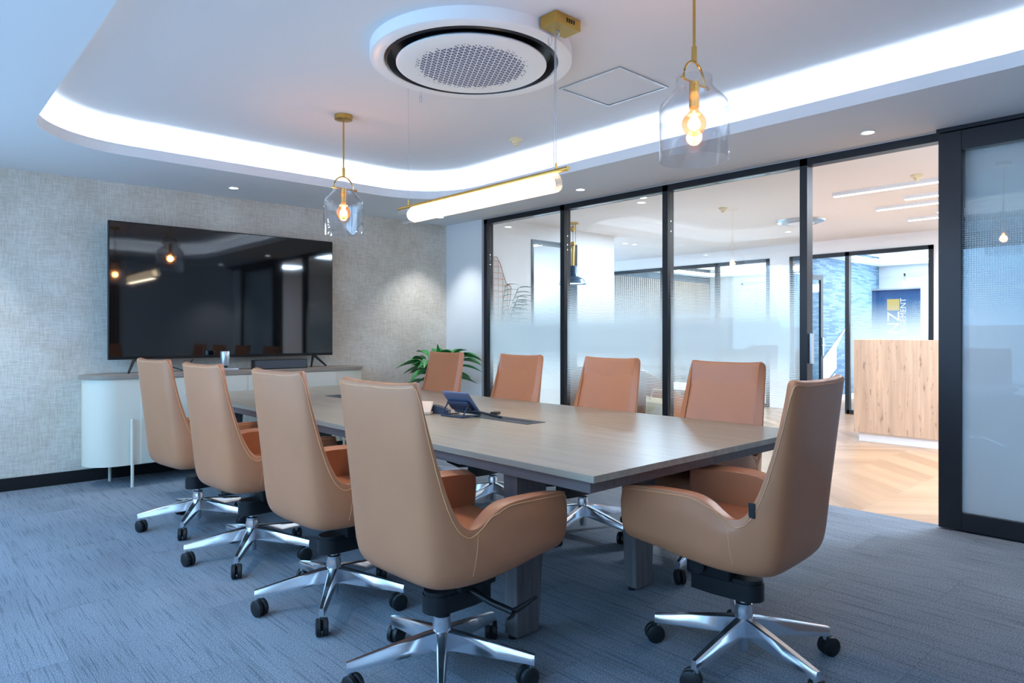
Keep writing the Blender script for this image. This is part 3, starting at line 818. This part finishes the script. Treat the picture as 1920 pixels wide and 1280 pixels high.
bm = B(); lathe(bm, [(0, .05), (.037, .05), (.040, .056), (.040, .17), (.037, .176), (0, .176)], seg=30); obj('housing', bm, M['silver'], cam_, 40)
bm = B(); tubep(bm, [(1.78, 6.40, .99), (1.82, 6.40, .93), (1.9, 6.38, .90), (2.0, 6.3, .892), (2.1, 6.22, .892)], .004)
tubep(bm, [(2.0, 6.40, .99), (1.97, 6.40, .95), (1.95, 6.38, .892)], .004)
tag(obj('cable', bm, M['blackp'], None, 50), 'thin black cables running from television down to the camera', 'cable')

# ------------------------------------------------------------------ pendants
def jar_pendant(loc_xy, label, ztop=ZU, zb=1.92):
    t = thing('jar_pendant', label, 'pendant light', (loc_xy[0], loc_xy[1], zb), 0, 'clear glass jar pendants')
    bm = B(); lathe(bm, [(0, ztop-zb), (.062, ztop-zb), (.062, ztop-zb-.03), (.01, ztop-zb-.034), (0, ztop-zb-.034)], seg=36); obj('canopy', bm, M['brassd'], t, 40)
    bm = B(); cyl(bm, (0, 0, .455), (0, 0, ztop-zb-.03), .006, seg=12); cyl(bm, (0, 0, .40), (0, 0, .46), .011, seg=14); obj('rod', bm, M['brass'], t, 40)
    bm = B()
    pts = [(.075*math.cos(a)*(1 if True else 1), 0, .315+.085*math.sin(a)) for a in [PI*i/14 for i in range(15)]]
    tubep(bm, [(x, 0, z) for x, _, z in pts], .005)
    cyl(bm, (-.092, 0, .315), (.092, 0, .315), .0045, seg=10); cyl(bm, (.088, 0, .315), (.102, 0, .315), .009, seg=12)
    obj('bail', bm, M['brass'], t, 50)
    bm = B()
    prof = [(.1385, 0), (.1385, .21), (.134, .228), (.122, .243), (.095, .270), (.079, .288), (.072, .300), (.072, .335)]
    inn = [(r-.003, z) for r, z in prof[::-1]]
    lathe(bm, prof+inn, seg=56, closed=True); obj('glass_jar', bm, M['jar'], t, 40)
    bm = B(); cyl(bm, (0, 0, .215), (0, 0, .318), .02, seg=24); obj('socket', bm, M['brass'], t, 40)
    bm = B()
    pr = [(0, .1)] + [(.049*math.sin(a), .148-.049*math.cos(a)) for a in [PI*(i+1)/14 for i in range(11)]] + [(.019, .20), (.017, .218)]
    lathe(bm, pr, seg=28); bulb = obj('bulb', bm, M['amber'], t, 60)
    bm = B()
    for k in range(5):
        a = 2*PI*k/5; tubep(bm, [(.012*math.cos(a), .012*math.sin(a), .19), (.005*math.cos(a+.5), .005*math.sin(a+.5), .125)], .0022, seg=5)
    cyl(bm, (0, 0, .12), (0, 0, .2), .004, seg=8)
    obj('filament', bm, M['fil'], bulb, 60)
    l = bpy.data.lights.new('bulb_light', 'POINT'); l.energy = 13; l.color = (1, .56, .3); l.shadow_soft_size = .03
    lo = bpy.data.objects.new('bulb_light', l); COL.objects.link(lo); lo.location = (loc_xy[0], loc_xy[1], zb+.148)
    return t
jar_pendant((2.36, 4.34), 'clear glass jar pendant with brass rod hanging near the television')
jar_pendant((2.41, 1.545), 'clear glass jar pendant with brass rod hanging nearest the camera')

lp = thing('linear_pendant', 'ribbed glass tube pendant with brass rod above middle of table', 'pendant light', (2.40, 2.95, 2.01))
bm = B(); cyl(bm, (0, -.72, 0), (0, .74, 0), .0115, seg=18); obj('rod', bm, M['brass'], lp, 40)
bm = B()
n = 72; r0 = .047
for (ya, yb) in ((-.64, .69),):
    for s_, rr in ((1, 0), (-1, -.003)):
        A, Bv = [], []
        for i in range(n):
            a = 2*PI*i/n; r = r0+rr+(.0015 if i % 2 else -.0015)
            A.append(bm.verts.new((r*math.cos(a), ya, -.055+r*math.sin(a)))); Bv.append(bm.verts.new((r*math.cos(a), yb, -.055+r*math.sin(a))))
        for i in range(n): bm.faces.new((A[i], A[(i+1) % n], Bv[(i+1) % n], Bv[i]))
obj('glass_tube', bm, M['jar'], lp, 20)
bm = B(); cyl(bm, (0, -.60, -.055), (0, .60, -.055), .037, seg=24); obj('led_core', bm, M['tube'], lp, 40)
bm = B()
for y in (-.66+.02, .64): cyl(bm, (0, y, -.008), (0, y, .04), .006, seg=10)
obj('clamp', bm, M['brass'], lp, 40)
bm = B()
cyl(bm, (0, .64, .03), (0, .64, ZU-2.01), .0012, seg=6); cyl(bm, (0, -.64, .03), (0, -.64, ZU-2.05), .0016, seg=6)
tubep(bm, [(0.004, -.62, .02), (.01, -.615, .2), (.006, -.625, .45), (.004, -.63, .70)], .002)
obj('suspension_wire', bm, M['silver'], lp, 60)
bm = B(); box(bm, -.075, .10, -.71, -.605, ZU-2.01-.055, ZU-2.01, bev=.002); cn = obj('canopy', bm, M['brassd'], lp)
bm = B()
for k in range(4): box(bm, .0+k*.016, .008+k*.016, -.7115, -.709, ZU-2.01-.036, ZU-2.01-.016)
obj('vent_slots', bm, M['skirting'], cn)
bm = B(); tubep(bm, [(0, -.60+.012*math.cos(a), ZU-2.10+.028*math.sin(a)) for a in [2*PI*i/16 for i in range(16)]], .0018, 6, True); 
tubep(bm, [(.01, -.64+.012*math.cos(a), ZU-2.08+.014*math.sin(a)) for a in [2*PI*i/16 for i in range(16)]], .003, 6, True)
obj('cable_loop', bm, M['silver'], cn, 60)

# ------------------------------------------------------------------ ceiling fittings
ac = thing('air_conditioner', 'round white ceiling cassette with dark ring and perforated disc', 'air conditioner', (2.35, 2.90, ZU))
bm = B(); lathe(bm, [(.545, 0), (.545, -.06), (.54, -.064), (.475, -.064), (.465, -.055), (.465, 0)], seg=96); obj('surround', bm, M['whiteg'], ac, 40)
bm = B(); lathe(bm, [(.468, -.062), (.455, -.068), (.452, -.06), (.43, -.02), (.38, -.02), (.3, -.03), (0, -.03)], seg=96); rg = obj('air_ring', bm, M['acdark'], ac, 60)
bm = B()
lathe(bm, [(0, -.082), (.30, -.082), (.395, -.080), (.408, -.076), (.408, -.07), (.39, -.055), (0, -.05)], seg=96)
cs = .034; hh = cs*math.sqrt(3)/2
for j in range(-12, 13):
    for i in range(-24, 25):
        for up in (0, 1):
            cx = (i+.5*(j % 2))*cs+(cs/2 if up else 0); cy = j*hh+(hh/3 if not up else 2*hh/3)
            r = math.hypot(cx, cy)
            e = random.Random(i*77+j*13+up).random()
            if r > .315: continue
            k = .40 if r < .27 else (.40-(r-.27)/.045*.28)
            if r > .285 and e < .5: continue
            sgn = 1 if not up else -1
            vs = []
            for q in range(3):
                a = PI/2*sgn+sgn*q*2*PI/3
                vs.append(bm.verts.new((cx+k*cs*math.cos(a), cy+k*cs*math.sin(a), -.0826)))
            f = bm.faces.new(vs); f.material_index = 1
obj('grille_disc', bm, [M['whiteg'], M['hole']], ac, 40)
bm = B()
for k in range(4): box(bm, .0, .07, .437, .44, -.06+k*.009, -.055+k*.009)
obj('sensor_grille', bm, M['skirting'], rg)
pc = thing('pull_cord', 'thin cord with small metal ring hanging beside the ceiling cassette', 'cord', (2.13, 3.27, ZU-.06))
bm = B(); cyl(bm, (0, 0, 0), (0, 0, -.09), .0012, seg=6); obj('cord', bm, M['silver'], pc)
bm = B(); tubep(bm, [(.009*math.cos(a), 0, -.112+.022*math.sin(a)) for a in [2*PI*i/18 for i in range(18)]], .0022, 6, True); obj('ring', bm, M['silver'], pc, 60)
pc.location = (2.075, 3.02, ZU-.06)
pc.location = tuple(Vector(atY(789, 200, 3.42))[:2])+(ZU,)
ap = thing('access_panel', 'square white access panel in the raised ceiling', 'ceiling panel', (3.33, 2.71, ZU))
bm = B()
for x0, x1, y0, y1 in ((-.24, .24, -.24, -.225), (-.24, .24, .225, .24), (-.24, -.225, -.225, .225), (.225, .24, -.225, .225)): box(bm, x0, x1, y0, y1, -.008, 0)
obj('frame', bm, M['silver'], ap)
bm = B(); box(bm, -.222, .222, -.222, .222, -.003, 0); obj('panel', bm, M['ceil'], ap)
def smoke(p, label):
    t = thing('smoke_detector', label, 'smoke detector', p)
    bm = B(); lathe(bm, [(0, 0), (.05, 0), (.052, -.012), (.045, -.022), (0, -.022)], seg=28); obj('base', bm, M['ivory'], t, 40)
    bm = B(); lathe(bm, [(0, -.02), (.034, -.022), (.03, -.038), (.02, -.04), (.019, -.055), (0, -.056)], seg=24); obj('sensor_head', bm, M['ivory'], t, 40)
    return t
smoke((3.64, 3.94, ZU), 'cream smoke detector on the raised ceiling of the meeting room')
smoke((7.07, 4.15, RZ), 'white smoke detector on hall ceiling, seen through the third glass panel')
smoke((6.9, 2.1, RZ), 'white smoke detector on hall ceiling above the long light bars')
spots = [((2.24, 6.08), ZC, 'round recessed downlight in lower ceiling above the television'),
         ((4.48, 6.08), ZC, 'round recessed downlight in the ceiling corner above potted plant'),
         ((4.54, 4.07), ZC, 'round recessed downlight by the second glass panel'),
         ((4.60, 1.68), ZC, 'round recessed downlight in front of the open doorway'),
         ((.15, 6.08), ZC, 'round recessed downlight at left end of lower ceiling'),
         ((4.54, -.3), ZC, 'round recessed downlight above the sliding door'),
         ((.15, 3.4), ZC, 'round recessed downlight in lower ceiling by the windows'),
         ((5.9, 4.4), RZ, 'round recessed downlight in hall, close behind the glass wall'),
         ((8.9, 6.8), RZ, 'round recessed downlight in hall near the slatted office'),
         ((9.4, 4.5), RZ, 'round recessed downlight in hall before the blue office')]
sp0 = None
for (xy, z, lab) in spots:
    if sp0 is None:
        sp0 = thing('downlight', lab, 'ceiling light', (xy[0], xy[1], z), 0, 'recessed downlights')
        bm = B(); lathe(bm, [(.034, -.001), (.047, -.001), (.05, -.004), (.047, -.006), (.034, -.004)], seg=30, closed=True); obj('rim', bm, M['whiteg'], sp0, 40)
        bm = B(); lathe(bm, [(0, -.003), (.035, -.003), (.035, -.0045), (0, -.0045)], seg=24); obj('lens', bm, M['spot'], sp0)
    else: dup(sp0, (xy[0], xy[1], z), 0, lab)
    l = bpy.data.lights.new('spot', 'SPOT'); l.energy = 40 if z == ZC else 22; l.color = (.93, .97, 1); l.spot_size = math.radians(86); l.spot_blend = .7; l.shadow_soft_size = .03
    lo = bpy.data.objects.new('spot_light', l); COL.objects.link(lo); lo.location = (xy[0], xy[1], z-.02)

# ------------------------------------------------------------------ plants
def blade(bm, base, ang, length, width, up, droop, n=9, fold=.25, mi=0):
    d = Vector((math.cos(ang), math.sin(ang), 0)); s = Vector((-math.sin(ang), math.cos(ang), 0))
    pl_, pm, pr_ = [], [], []
    for i in range(n+1):
        t = i/n
        p = Vector(base)+d*(length*(t*math.cos(up)+.15*t*t))+Vector((0, 0, length*(t*math.sin(up)-droop*t*t)))
        w = width*math.sin(PI*min(1, (t*.96+.04))**.8)*.5
        pl_.append(bm.verts.new(p-s*w+Vector((0, 0, w*fold*2)))); pm.append(bm.verts.new(p)); pr_.append(bm.verts.new(p+s*w+Vector((0, 0, w*fold*2))))
    for i in range(n):
        bm.faces.new((pl_[i], pm[i], pm[i+1], pl_[i+1])).material_index = mi
        bm.faces.new((pm[i], pr_[i], pr_[i+1], pm[i+1])).material_index = mi
pt_ = thing('potted_plant', 'green leafy plant in white pot in the corner by the glass wall', 'plant', (4.40, 5.98, 0))
bm = B(); lathe(bm, [(0, 0), (.15, 0), (.19, .30), (.2, .58), (.185, .58), (.175, .54), (0, .54)], seg=36); obj('pot', bm, M['potw'], pt_, 40)
bm = B(); lathe(bm, [(0, .545), (.17, .545), (0, .56)], seg=20); obj('soil', bm, M['soil'], pt_)
bm = B(); rn = random.Random(3)
for k in range(60):
    a = rn.uniform(0, 2*PI); L = rn.uniform(.17, .27); el = rn.uniform(.15, 1.35)
    st = rn.uniform(.12, .42); tilt = (1.5-el)*.35
    bx, by = .05*math.cos(a), .05*math.sin(a)
    top = (bx+st*tilt*math.cos(a)*1.2, by+st*tilt*math.sin(a)*1.2, .56+st)
    tubep(bm, [(bx*.4, by*.4, .55), (bx, by, .56+st*.6), top], .004, 5)
    blade(bm, top, a+rn.uniform(-.3, .3), L, rn.uniform(.085, .125), el*.75, .28+.3*rn.random())
blade(bm, (0, 0, .9), 3.8, .24, .05, 1.35, .1); tubep(bm, [(0, 0, .55), (0, 0, .9)], .004, 5)
obj('foliage', bm, M['leaf'], pt_, 60)
pm_ = thing('palm_plant', 'tall palm in a planter behind the first glass panel', 'plant', (5.32, 6.10, 0))
bm = B(); lathe(bm, [(0, 0), (.17, 0), (.2, .5), (.18, .5), (.17, .46), (0, .46)], seg=30); obj('pot', bm, M['potw'], pm_, 40)
bm = B(); rn = random.Random(9)
for k in range(26):
    a = rn.uniform(-2.2, .5); up = rn.uniform(.55, 1.4); L = rn.uniform(1.3, 2.1) if up > .9 else rn.uniform(.4, .7)
    pts = []
    for i in range(9):
        t = i/8; pts.append(Vector((max(-.1, math.cos(a)*min(L, 1)*(.1*t+.16*t*t)), math.sin(a)*min(L, 1)*(.1*t+.16*t*t), .46+L*math.sin(up)*(t-.25*t*t))))
    tubep(bm, pts, .004, 5)
    fine = [pts[i//2].lerp(pts[min(8, i//2+i % 2)], .5*(i % 2)) for i in range(6, 17)]
    for i, q in enumerate(fine):
        for s in (-1, 1): blade(bm, q, (max(-1.45, min(.9, a+s*(1.0-.06*i)))), .2, .05, .35, .35, 5, .1)
obj('fronds', bm, M['leaf2'], pm_, 60)

# ------------------------------------------------------------------ hall things
wa = thing('wire_wall_art', 'copper wire grid map shape hung on the hall wall', 'wall art', (5.62, 6.44, 1.2))
bm = B()
outl = [(-.28, .93), (-.12, .97), (.0, .98), (.06, .90), (.13, .72), (.16, .66), (.24, .62), (.24, .52), (.19, .30), (.15, .12), (.02, .03), (-.2, 0), (-.3, .1)]
tubep(bm, [(x, 0, z) for x, z in outl], .005, 6, True)
def inside(x, z):
    c = False; n_ = len(outl)
    for i in range(n_):
        x1, z1 = outl[i]; x2, z2 = outl[(i+1) % n_]
        if (z1 > z) != (z2 > z) and x < (x2-x1)*(z-z1)/(z2-z1)+x1: c = not c
    return c
for ax in (0, 1):
    g = -.27
    while g < 1.0:
        run = []
        for i in range(64):
            v = -.32+i*.0215; p = (g, v) if ax == 0 else (v, g)
            if inside(*p): run.append(p)
        if len(run) > 1: cyl(bm, (run[0][0], 0, run[0][1]), (run[-1][0], 0, run[-1][1]), .004, seg=6)
        g += .075
obj('wire_grid', bm, M['copper'], wa, 60)
pn = thing('pulley_pendant', 'dark blue dome lamp on brass pulley hanging in the hall', 'pendant light', (6.58, 6.03, 0))
bm = B(); lathe(bm, [(0, RZ), (.07, RZ), (.07, RZ-.03), (0, RZ-.035)], seg=28); obj('canopy', bm, M['brass'], pn, 40)
bm = B(); cyl(bm, (.0, 0, 2.08), (0, 0, 2.36), .022, seg=16); lathe(bm, [(0, 2.36), (.035, 2.37), (.03, 2.41), (0, 2.42)], seg=16); lathe(bm, [(0, 2.54), (.03, 2.55), (.03, 2.6), (0, 2.62)], seg=16); obj('counterweight', bm, M['brass'], pn, 40)
bm = B()
for dx in (-.05, 0, .05): cyl(bm, (dx, 0, 2.05), (dx, 0, RZ-.03), .0035, seg=6)
obj('cord', bm, M['blackp'], pn)
bm = B(); pr = [(.05, 2.10), (.06, 2.0), (.075, 1.96), (.16, 1.92), (.185, 1.86)]; lathe(bm, pr+[(r-.004, z) for r, z in pr[::-1]], seg=36, closed=True); obj('shade', bm, M['teal'], pn, 40)
bm = B(); lathe(bm, [(0, 1.875), (.16, 1.875), (0, 1.885)], seg=28); obj('diffuser', bm, M['spot'], pn)
def tub(loc, rz, label):
    t = thing('tub_chair', label, 'armchair', loc, rz, 'tan tub chairs in the hall')
    bm = B(); O, I = [], []
    n_ = 22
    for ring, r, zf in ((0, .36, 0), (1, .30, 0)):
        for zi in (0, 1):
            row = []
            for i in range(n_+1):
                a = math.radians(55+250*i/n_); k = max(0, math.cos((a-PI)))
                zt = .55+.31*k**1.3 if zi else .16
                row.append(bm.verts.new((r*math.cos(a), r*math.sin(a), zt)))
            (O if ring == 0 else I).append(row)
    for i in range(n_):
        bm.faces.new((O[0][i], O[0][i+1], O[1][i+1], O[1][i])); bm.faces.new((I[0][i], I[1][i], I[1][i+1], I[0][i+1]))
        bm.faces.new((O[1][i], O[1][i+1], I[1][i+1], I[1][i])); bm.faces.new((O[0][i], I[0][i], I[0][i+1], O[0][i+1]))
    for i in (0, n_): bm.faces.new((O[0][i], O[1][i], I[1][i], I[0][i]))
    obj('backrest', bm, M['leather'], t, 50)
    bm = B(); prism(bm, [(.30*math.cos(2*PI*i/24), .30*math.sin(2*PI*i/24)) for i in range(24)], .18, .44); obj('seat', bm, M['leather'], t, 40)
    for a in (45, 135, 225, 315):
        a = math.radians(a); bm = B(); cyl(bm, (.27*math.cos(a), .27*math.sin(a), 0), (.22*math.cos(a), .22*math.sin(a), .18), .012, .018, seg=10); obj('leg', bm, M['oakl'], t, 40)
    return t
t0 = tub((5.95, 5.10, 0), math.radians(20), 'tan tub chair in the hall behind the first glass panel')
dup(t0, (5.95, 4.28, 0), math.radians(0), 'tan tub chair in the hall beside the beige bag')
ct = thing('coffee_table', 'white topped table with gold base ring in the hall', 'table', (7.0, 4.55, 0))
bm = B(); box(bm, -.5, .5, -.55, .55, .58, .6, bev=.004); obj('tabletop', bm, M['whiteg'], ct)
bm = B(); tubep(bm, [(.42*math.cos(2*PI*i/32), .42*math.sin(2*PI*i/32), .4) for i in range(32)], .02, 8, True); obj('base_ring', bm, M['brass'], ct, 60)
for a in (45, 135, 225, 315):
    a = math.radians(a); bm = B(); cyl(bm, (.42*math.cos(a), .42*math.sin(a), 0), (.42*math.cos(a), .42*math.sin(a), .58), .012, seg=10); obj('leg', bm, M['brass'], ct, 40)
bg = thing('tote_bag', 'beige canvas bag with pointed flap beside the tub chair', 'bag', (5.6, 3.98, 0), math.radians(35))
bm = B(); a_ = [bm.verts.new(p) for p in ((-.06, -.16, 0), (.06, -.16, 0), (.06, .16, 0), (-.06, .16, 0))]; b_ = [bm.verts.new(p) for p in ((-.03, -.13, .52), (.03, -.13, .56), (.03, .13, .60), (-.03, .13, .55))]
for q in range(4): bm.faces.new((a_[q], a_[(q+1) % 4], b_[(q+1) % 4], b_[q]))
bm.faces.new(a_[::-1]); bm.faces.new(b_); obj('body', bm, M['canvas'], bg)
bm = B(); st_ = []
for i in range(10):
    r = .11 if i % 2 == 0 else .05; a = 2*PI*i/10+.3; st_.append((r*math.cos(a), r*math.sin(a)))
prism(bm, st_, 0, .008, mat=Matrix.Translation((-.065, 0, .45))@Matrix.Rotation(-PI/2, 4, 'Y')); obj('star_flap', bm, M['cream'], bg)
bm = B(); tubep(bm, [(0, -.09, .55), (0, -.06, .66), (0, .06, .67), (0, .09, .57)], .006); obj('handle', bm, M['canvas'], bg, 60)
# reception desk
rd = thing('reception_desk', 'tall knotty oak reception desk on white plinth', 'desk', (8.15, 2.70, 0))
bm = B(); box(bm, 0, .05, -.43, .43, .1, 1.15, bev=.001); obj('front_panel', bm, M['oak'], rd)
bm = B(); box(bm, .02, .7, -.41, .38, 0, .1); obj('plinth', bm, M['whiteg'], rd)
bm = B(); box(bm, .05, .75, -.43, -.38, .02, .62); box(bm, .05, .12, -.43, -.38, .62, 1.13); box(bm, .05, .75, -.43, -.38, 1.1, 1.15); box(bm, .05, .75, .38, .43, .1, 1.15)
for z in (.74, .92): box(bm, .12, .75, -.42, .38, z, z+.015)
obj('carcass', bm, M['oakl'], rd)
for k in range(3):
    bm = B(); box(bm, .07, .73, -.445, -.43, .03+k*.2, .22+k*.2, bev=.002); dr = obj('drawer', bm, M['oakl'], rd)
bm = B(); tubep(bm, [(.14+.02*math.cos(i*.9), -.40+.01*math.sin(i*1.7), .755+.018*(i % 3)) for i in range(8)], .006)
tag(obj('key_bunch', bm, M['brass'], None, 60), 'small bunch of keys lying on a shelf of the reception desk', 'keys')
bpy.data.objects['key_bunch'].location = (8.15, 2.70, 0)
# linear ceiling lights
for i, (x, y, lab) in enumerate(((7.19, 2.96, 'nearest'), (7.89, 2.52, 'second nearest'), (8.35, 2.96, 'third'), (9.0, 2.53, 'fourth'), (9.4, 2.96, 'farthest'))):
    labs = {'nearest': 'long white light bar on hall ceiling, longest and nearest of the five', 'second nearest': 'short looking white light bar on hall ceiling, just under the longest one',
            'third': 'white light bar on hall ceiling, middle one of the five', 'fourth': 'white light bar on hall ceiling, barely visible beside the door post', 'farthest': 'white light bar on hall ceiling, lowest and farthest of the five'}
    t = thing('light_bar', labs[lab], 'ceiling light', (x, y, RZ), 0, 'light bars on the hall ceiling')
    bm = B(); box(bm, -.03, .03, -1.6, 0, -.035, 0); obj('housing', bm, M['whiteg'], t)
    bm = B(); box(bm, -.022, .022, -1.59, -.01, -.04, -.0352); obj('diffuser', bm, M['bar'], t)
ac2 = thing('ceiling_diffuser', 'round white air diffuser on the hall ceiling', 'air vent', (8.6, 3.95, RZ))
bm = B(); lathe(bm, [(0, -.03), (.17, -.03), (.19, -.02), (.22, -.02), (.235, -.035), (.28, -.02), (.29, 0), (0, 0)], seg=40); obj('housing', bm, M['silver'], ac2, 30)
bm = B(); lathe(bm, [(0, -.045), (.15, -.045), (.16, -.035), (0, -.031)], seg=36); obj('disc', bm, M['whiteg'], ac2, 30)
# banner in the blue office
bn = thing('roll_up_banner', 'blue roll-up banner with white lettering and gold square in the far office', 'banner', (12.4, 0, 0))
pL = atX(1635, 545, 12.4); pR = atX(1726, 545, 12.4)
yL, yR, zt = pL[1], pR[1], pL[2]
bn.location = (12.4, (yL+yR)/2, 0); hw = (yL-yR)/2
bm = B(); box(bm, -.003, .003, -hw, hw, .1, zt); obj('print', bm, M['banner'], bn)
bm = B(); box(bm, -.02, .02, -hw-.01, hw+.01, zt, zt+.025); obj('top_rail', bm, M['silver'], bn)
bm = B(); box(bm, -.1, .1, -hw-.02, hw+.02, 0, .1, bev=.02); obj('base', bm, M['silver'], bn, 40)
bm = B(); sq = .19
prism(bm, [(x, y) for x, y in stadium(sq/2, .03, 4)] if False else [(-sq/2, -sq/2), (sq/2, -sq/2), (sq/2, sq/2), (-sq/2, sq/2)], 0, .002, mat=Matrix.Translation((-.006, hw*.10, zt-.25))@Matrix.Rotation(-PI/2, 4, 'Y'))
obj('gold_square', bm, M['gold'], bn)
def lettering(txt, size, y, z, parent, bold=0):
    cu = bpy.data.curves.new('lettering', 'FONT'); cu.body = txt; cu.size = size; cu.extrude = .001; cu.offset = bold; cu.align_x = 'RIGHT'
    to = bpy.data.objects.new('lettering', cu); COL.objects.link(to)
    dg = bpy.context.evaluated_depsgraph_get(); me = bpy.data.meshes.new_from_object(to.evaluated_get(dg)); bpy.data.objects.remove(to)
    me.materials.append(M['ink']); o = bpy.data.objects.new('lettering', me); COL.objects.link(o); o.parent = parent
    # text x -> +Z (reads upwards), text y -> +Y ... seen from -X side
    o.matrix_local = Matrix(((0, 0, -1, -.006), (0, 1, 0, y), (1, 0, 0, z), (0, 0, 0, 1)))
    return o
lettering('NZ', .27, hw*.10-.095, zt-.36, bn)
lettering('MANAGEMENT', .125, -hw*.42, zt-.14, bn)
# white graphic on the slate wall
bm = B()
for poly in ([(1584.7, 615), (1541.6, 674), (1541.6, 723), (1567.5, 690), (1567, 652)], [(1565, 700), (1545, 723), (1566, 718)]):
    lo_, hi_ = [], []
    for (px, py) in poly:
        p = atY(px, py, 5.155); lo_.append(bm.verts.new(p)); hi_.append(bm.verts.new((p[0], p[1]-.012, p[2])))
    n_ = len(poly); bm.faces.new(lo_); bm.faces.new(hi_)
    for i in range(n_): bm.faces.new((lo_[i], lo_[(i+1) % n_], hi_[(i+1) % n_], hi_[i]))
tag(obj('wall_graphic', bm, M['ink']), 'white angular graphic on the blue slate wall of the far office', 'wall sign')
# meeting furniture in the slatted office
mt = thing('meeting_table', 'white meeting table in the slatted office', 'table', (12.6, 7.2, 0))
bm = B(); box(bm, -1.2, 1.2, -.5, .5, .72, .75, bev=.005); obj('tabletop', bm, M['whiteg'], mt)
for sx in (-1, 1):
    for sy in (-1, 1):
        bm = B(); box(bm, sx*1.1-.03, sx*1.1+.03, sy*.42-.03, sy*.42+.03, 0, .72); obj('leg', bm, M['dgrey'], mt)
def office(loc, rz, lab):
    t = thing('meeting_chair', lab, 'chair', loc, rz, 'grey meeting chairs in the slatted office')
    bm = B(); box(bm, -.22, .22, -.22, .22, .43, .47, bev=.015); obj('seat', bm, M['seatg'], t, 40)
    bm = B()
    for i in range(10):
        a0 = math.radians(130+100*i/10); a1 = math.radians(130+100*(i+1)/10); r = .27
        z1 = .84-.08*abs(i-4.5)/4.5
        v = [bm.verts.new((rr*math.cos(a)+.04, rr*math.sin(a), z)) for rr in (r, r-.02) for a, z in ((a0, .55), (a1, .55), (a1, z1), (a0, z1))]
        bm.faces.new(v[:4]); bm.faces.new(v[4:][::-1]); bm.faces.new((v[2], v[3], v[7], v[6])); bm.faces.new((v[0], v[1], v[5], v[4])); bm.faces.new((v[1], v[2], v[6], v[5])); bm.faces.new((v[0], v[3], v[7], v[4]))
    obj('backrest', bm, M['seatg'], t, 40)
    for sx in (-1, 1):
        for sy in (-1, 1): bm = B(); cyl(bm, (sx*.2, sy*.2, 0), (sx*.16, sy*.16, .44), .012, seg=8); obj('leg', bm, M['blackp'], t)
        bm = B(); cyl(bm, (-.16, sx*.15, .44), (-.2, sx*.15, .6), .01, seg=8); obj('back_support', bm, M['blackp'], t)
    return t
m0 = office((11.9, 8.15, 0), -PI/2, 'grey meeting chair beside the slatted wall, nearest the hall')
dup(m0, (13.1, 8.15, 0), -PI/2, 'grey meeting chair beside the slatted wall, farther from the hall')
dup(m0, (11.9, 6.3, 0), PI/2, 'grey meeting chair in slatted office with its back to us, nearest the glass')
dup(m0, (13.1, 6.3, 0), PI/2, 'grey meeting chair in slatted office with its back to us, farther from glass')
dup(m0, (11.2, 7.1, 0), 0, 'grey meeting chair at the hall end of the white meeting table')

# ------------------------------------------------------------------ light
def area(loc, rot, sx, sy, e, col, name='daylight'):
    l = bpy.data.lights.new(name, 'AREA'); l.shape = 'RECTANGLE'; l.size = sx; l.size_y = sy; l.energy = e; l.color = col
    o = bpy.data.objects.new(name, l); COL.objects.link(o); o.location = loc; o.rotation_euler = rot
    return o
# sky light falling in through the room's windows from outside
area((-2.1, 2.75, 2.9), (0, -PI/2+math.radians(24), 0), 3.4, 7.0, 265, (.20, .54, 1.0))
for (a, b_) in ((2.2, 4.72), (6.2, 8.2)):
    area((14.68, (a+b_)/2, 1.6), (0, PI/2, 0), 1.5, b_-a-.1, 90, (.72, .87, 1.0))
for i, (x, y) in enumerate(((7.19, 2.16), (7.89, 1.7), (8.35, 2.16), (9.0, 1.7), (9.4, 2.16))):
    area((x, y, RZ-.045), (0, 0, 0), .05, 1.5, 19, (.88, .94, 1), 'bar_light')
for (x, y) in ((7.5, 5.2), (6.2, 1.0), (9.2, 6.5), (6.3, -1.4), (6.5, 8.0)):
    area((x, y, RZ-.02), (0, 0, 0), .6, .6, 88, (.62, .79, 1), 'hall_light')
for (x, y) in ((12.8, 7.2), (12.8, 3.8)):
    area((x, y, 2.70), (0, 0, 0), 2.2, 1.6, 50, (.86, .94, 1), 'office_light')
l = bpy.data.lights.new('tube_light', 'AREA'); l.shape = 'RECTANGLE'; l.size = .06; l.size_y = 1.2; l.energy = 7; l.color = (1, .84, .62)
o = bpy.data.objects.new('tube_light', l); COL.objects.link(o); o.location = (2.40, 2.95, 1.895)

w = bpy.data.worlds.new('World'); SC.world = w; w.use_nodes = True
bg_ = w.node_tree.nodes['Background']; bg_.inputs[0].default_value = (.42, .67, 1, 1); bg_.inputs[1].default_value = 2.6

# ------------------------------------------------------------------ camera
cd = bpy.data.cameras.new('camera'); cam = bpy.data.objects.new('camera', cd); COL.objects.link(cam)
cam.location = (0, 0, H); cam.rotation_euler = (PI/2, 0, -YAW)
cd.sensor_width = 36; cd.lens = 24.0; cd.shift_y = -15/1920; cd.clip_start = .02
SC.camera = cam
SC.view_settings.view_transform = 'Standard'; SC.view_settings.look = 'None'
SC.view_settings.gamma = 1; SC.view_settings.use_curve_mapping = False
SC.view_settings.exposure = 0.47
cy = SC.cycles
cy.max_bounces = 10; cy.diffuse_bounces = 5; cy.glossy_bounces = 4; cy.transmission_bounces = 6; cy.transparent_max_bounces = 24
cy.sample_clamp_indirect = 6; cy.use_denoising = True; cy.caustics_reflective = False; cy.caustics_refractive = False
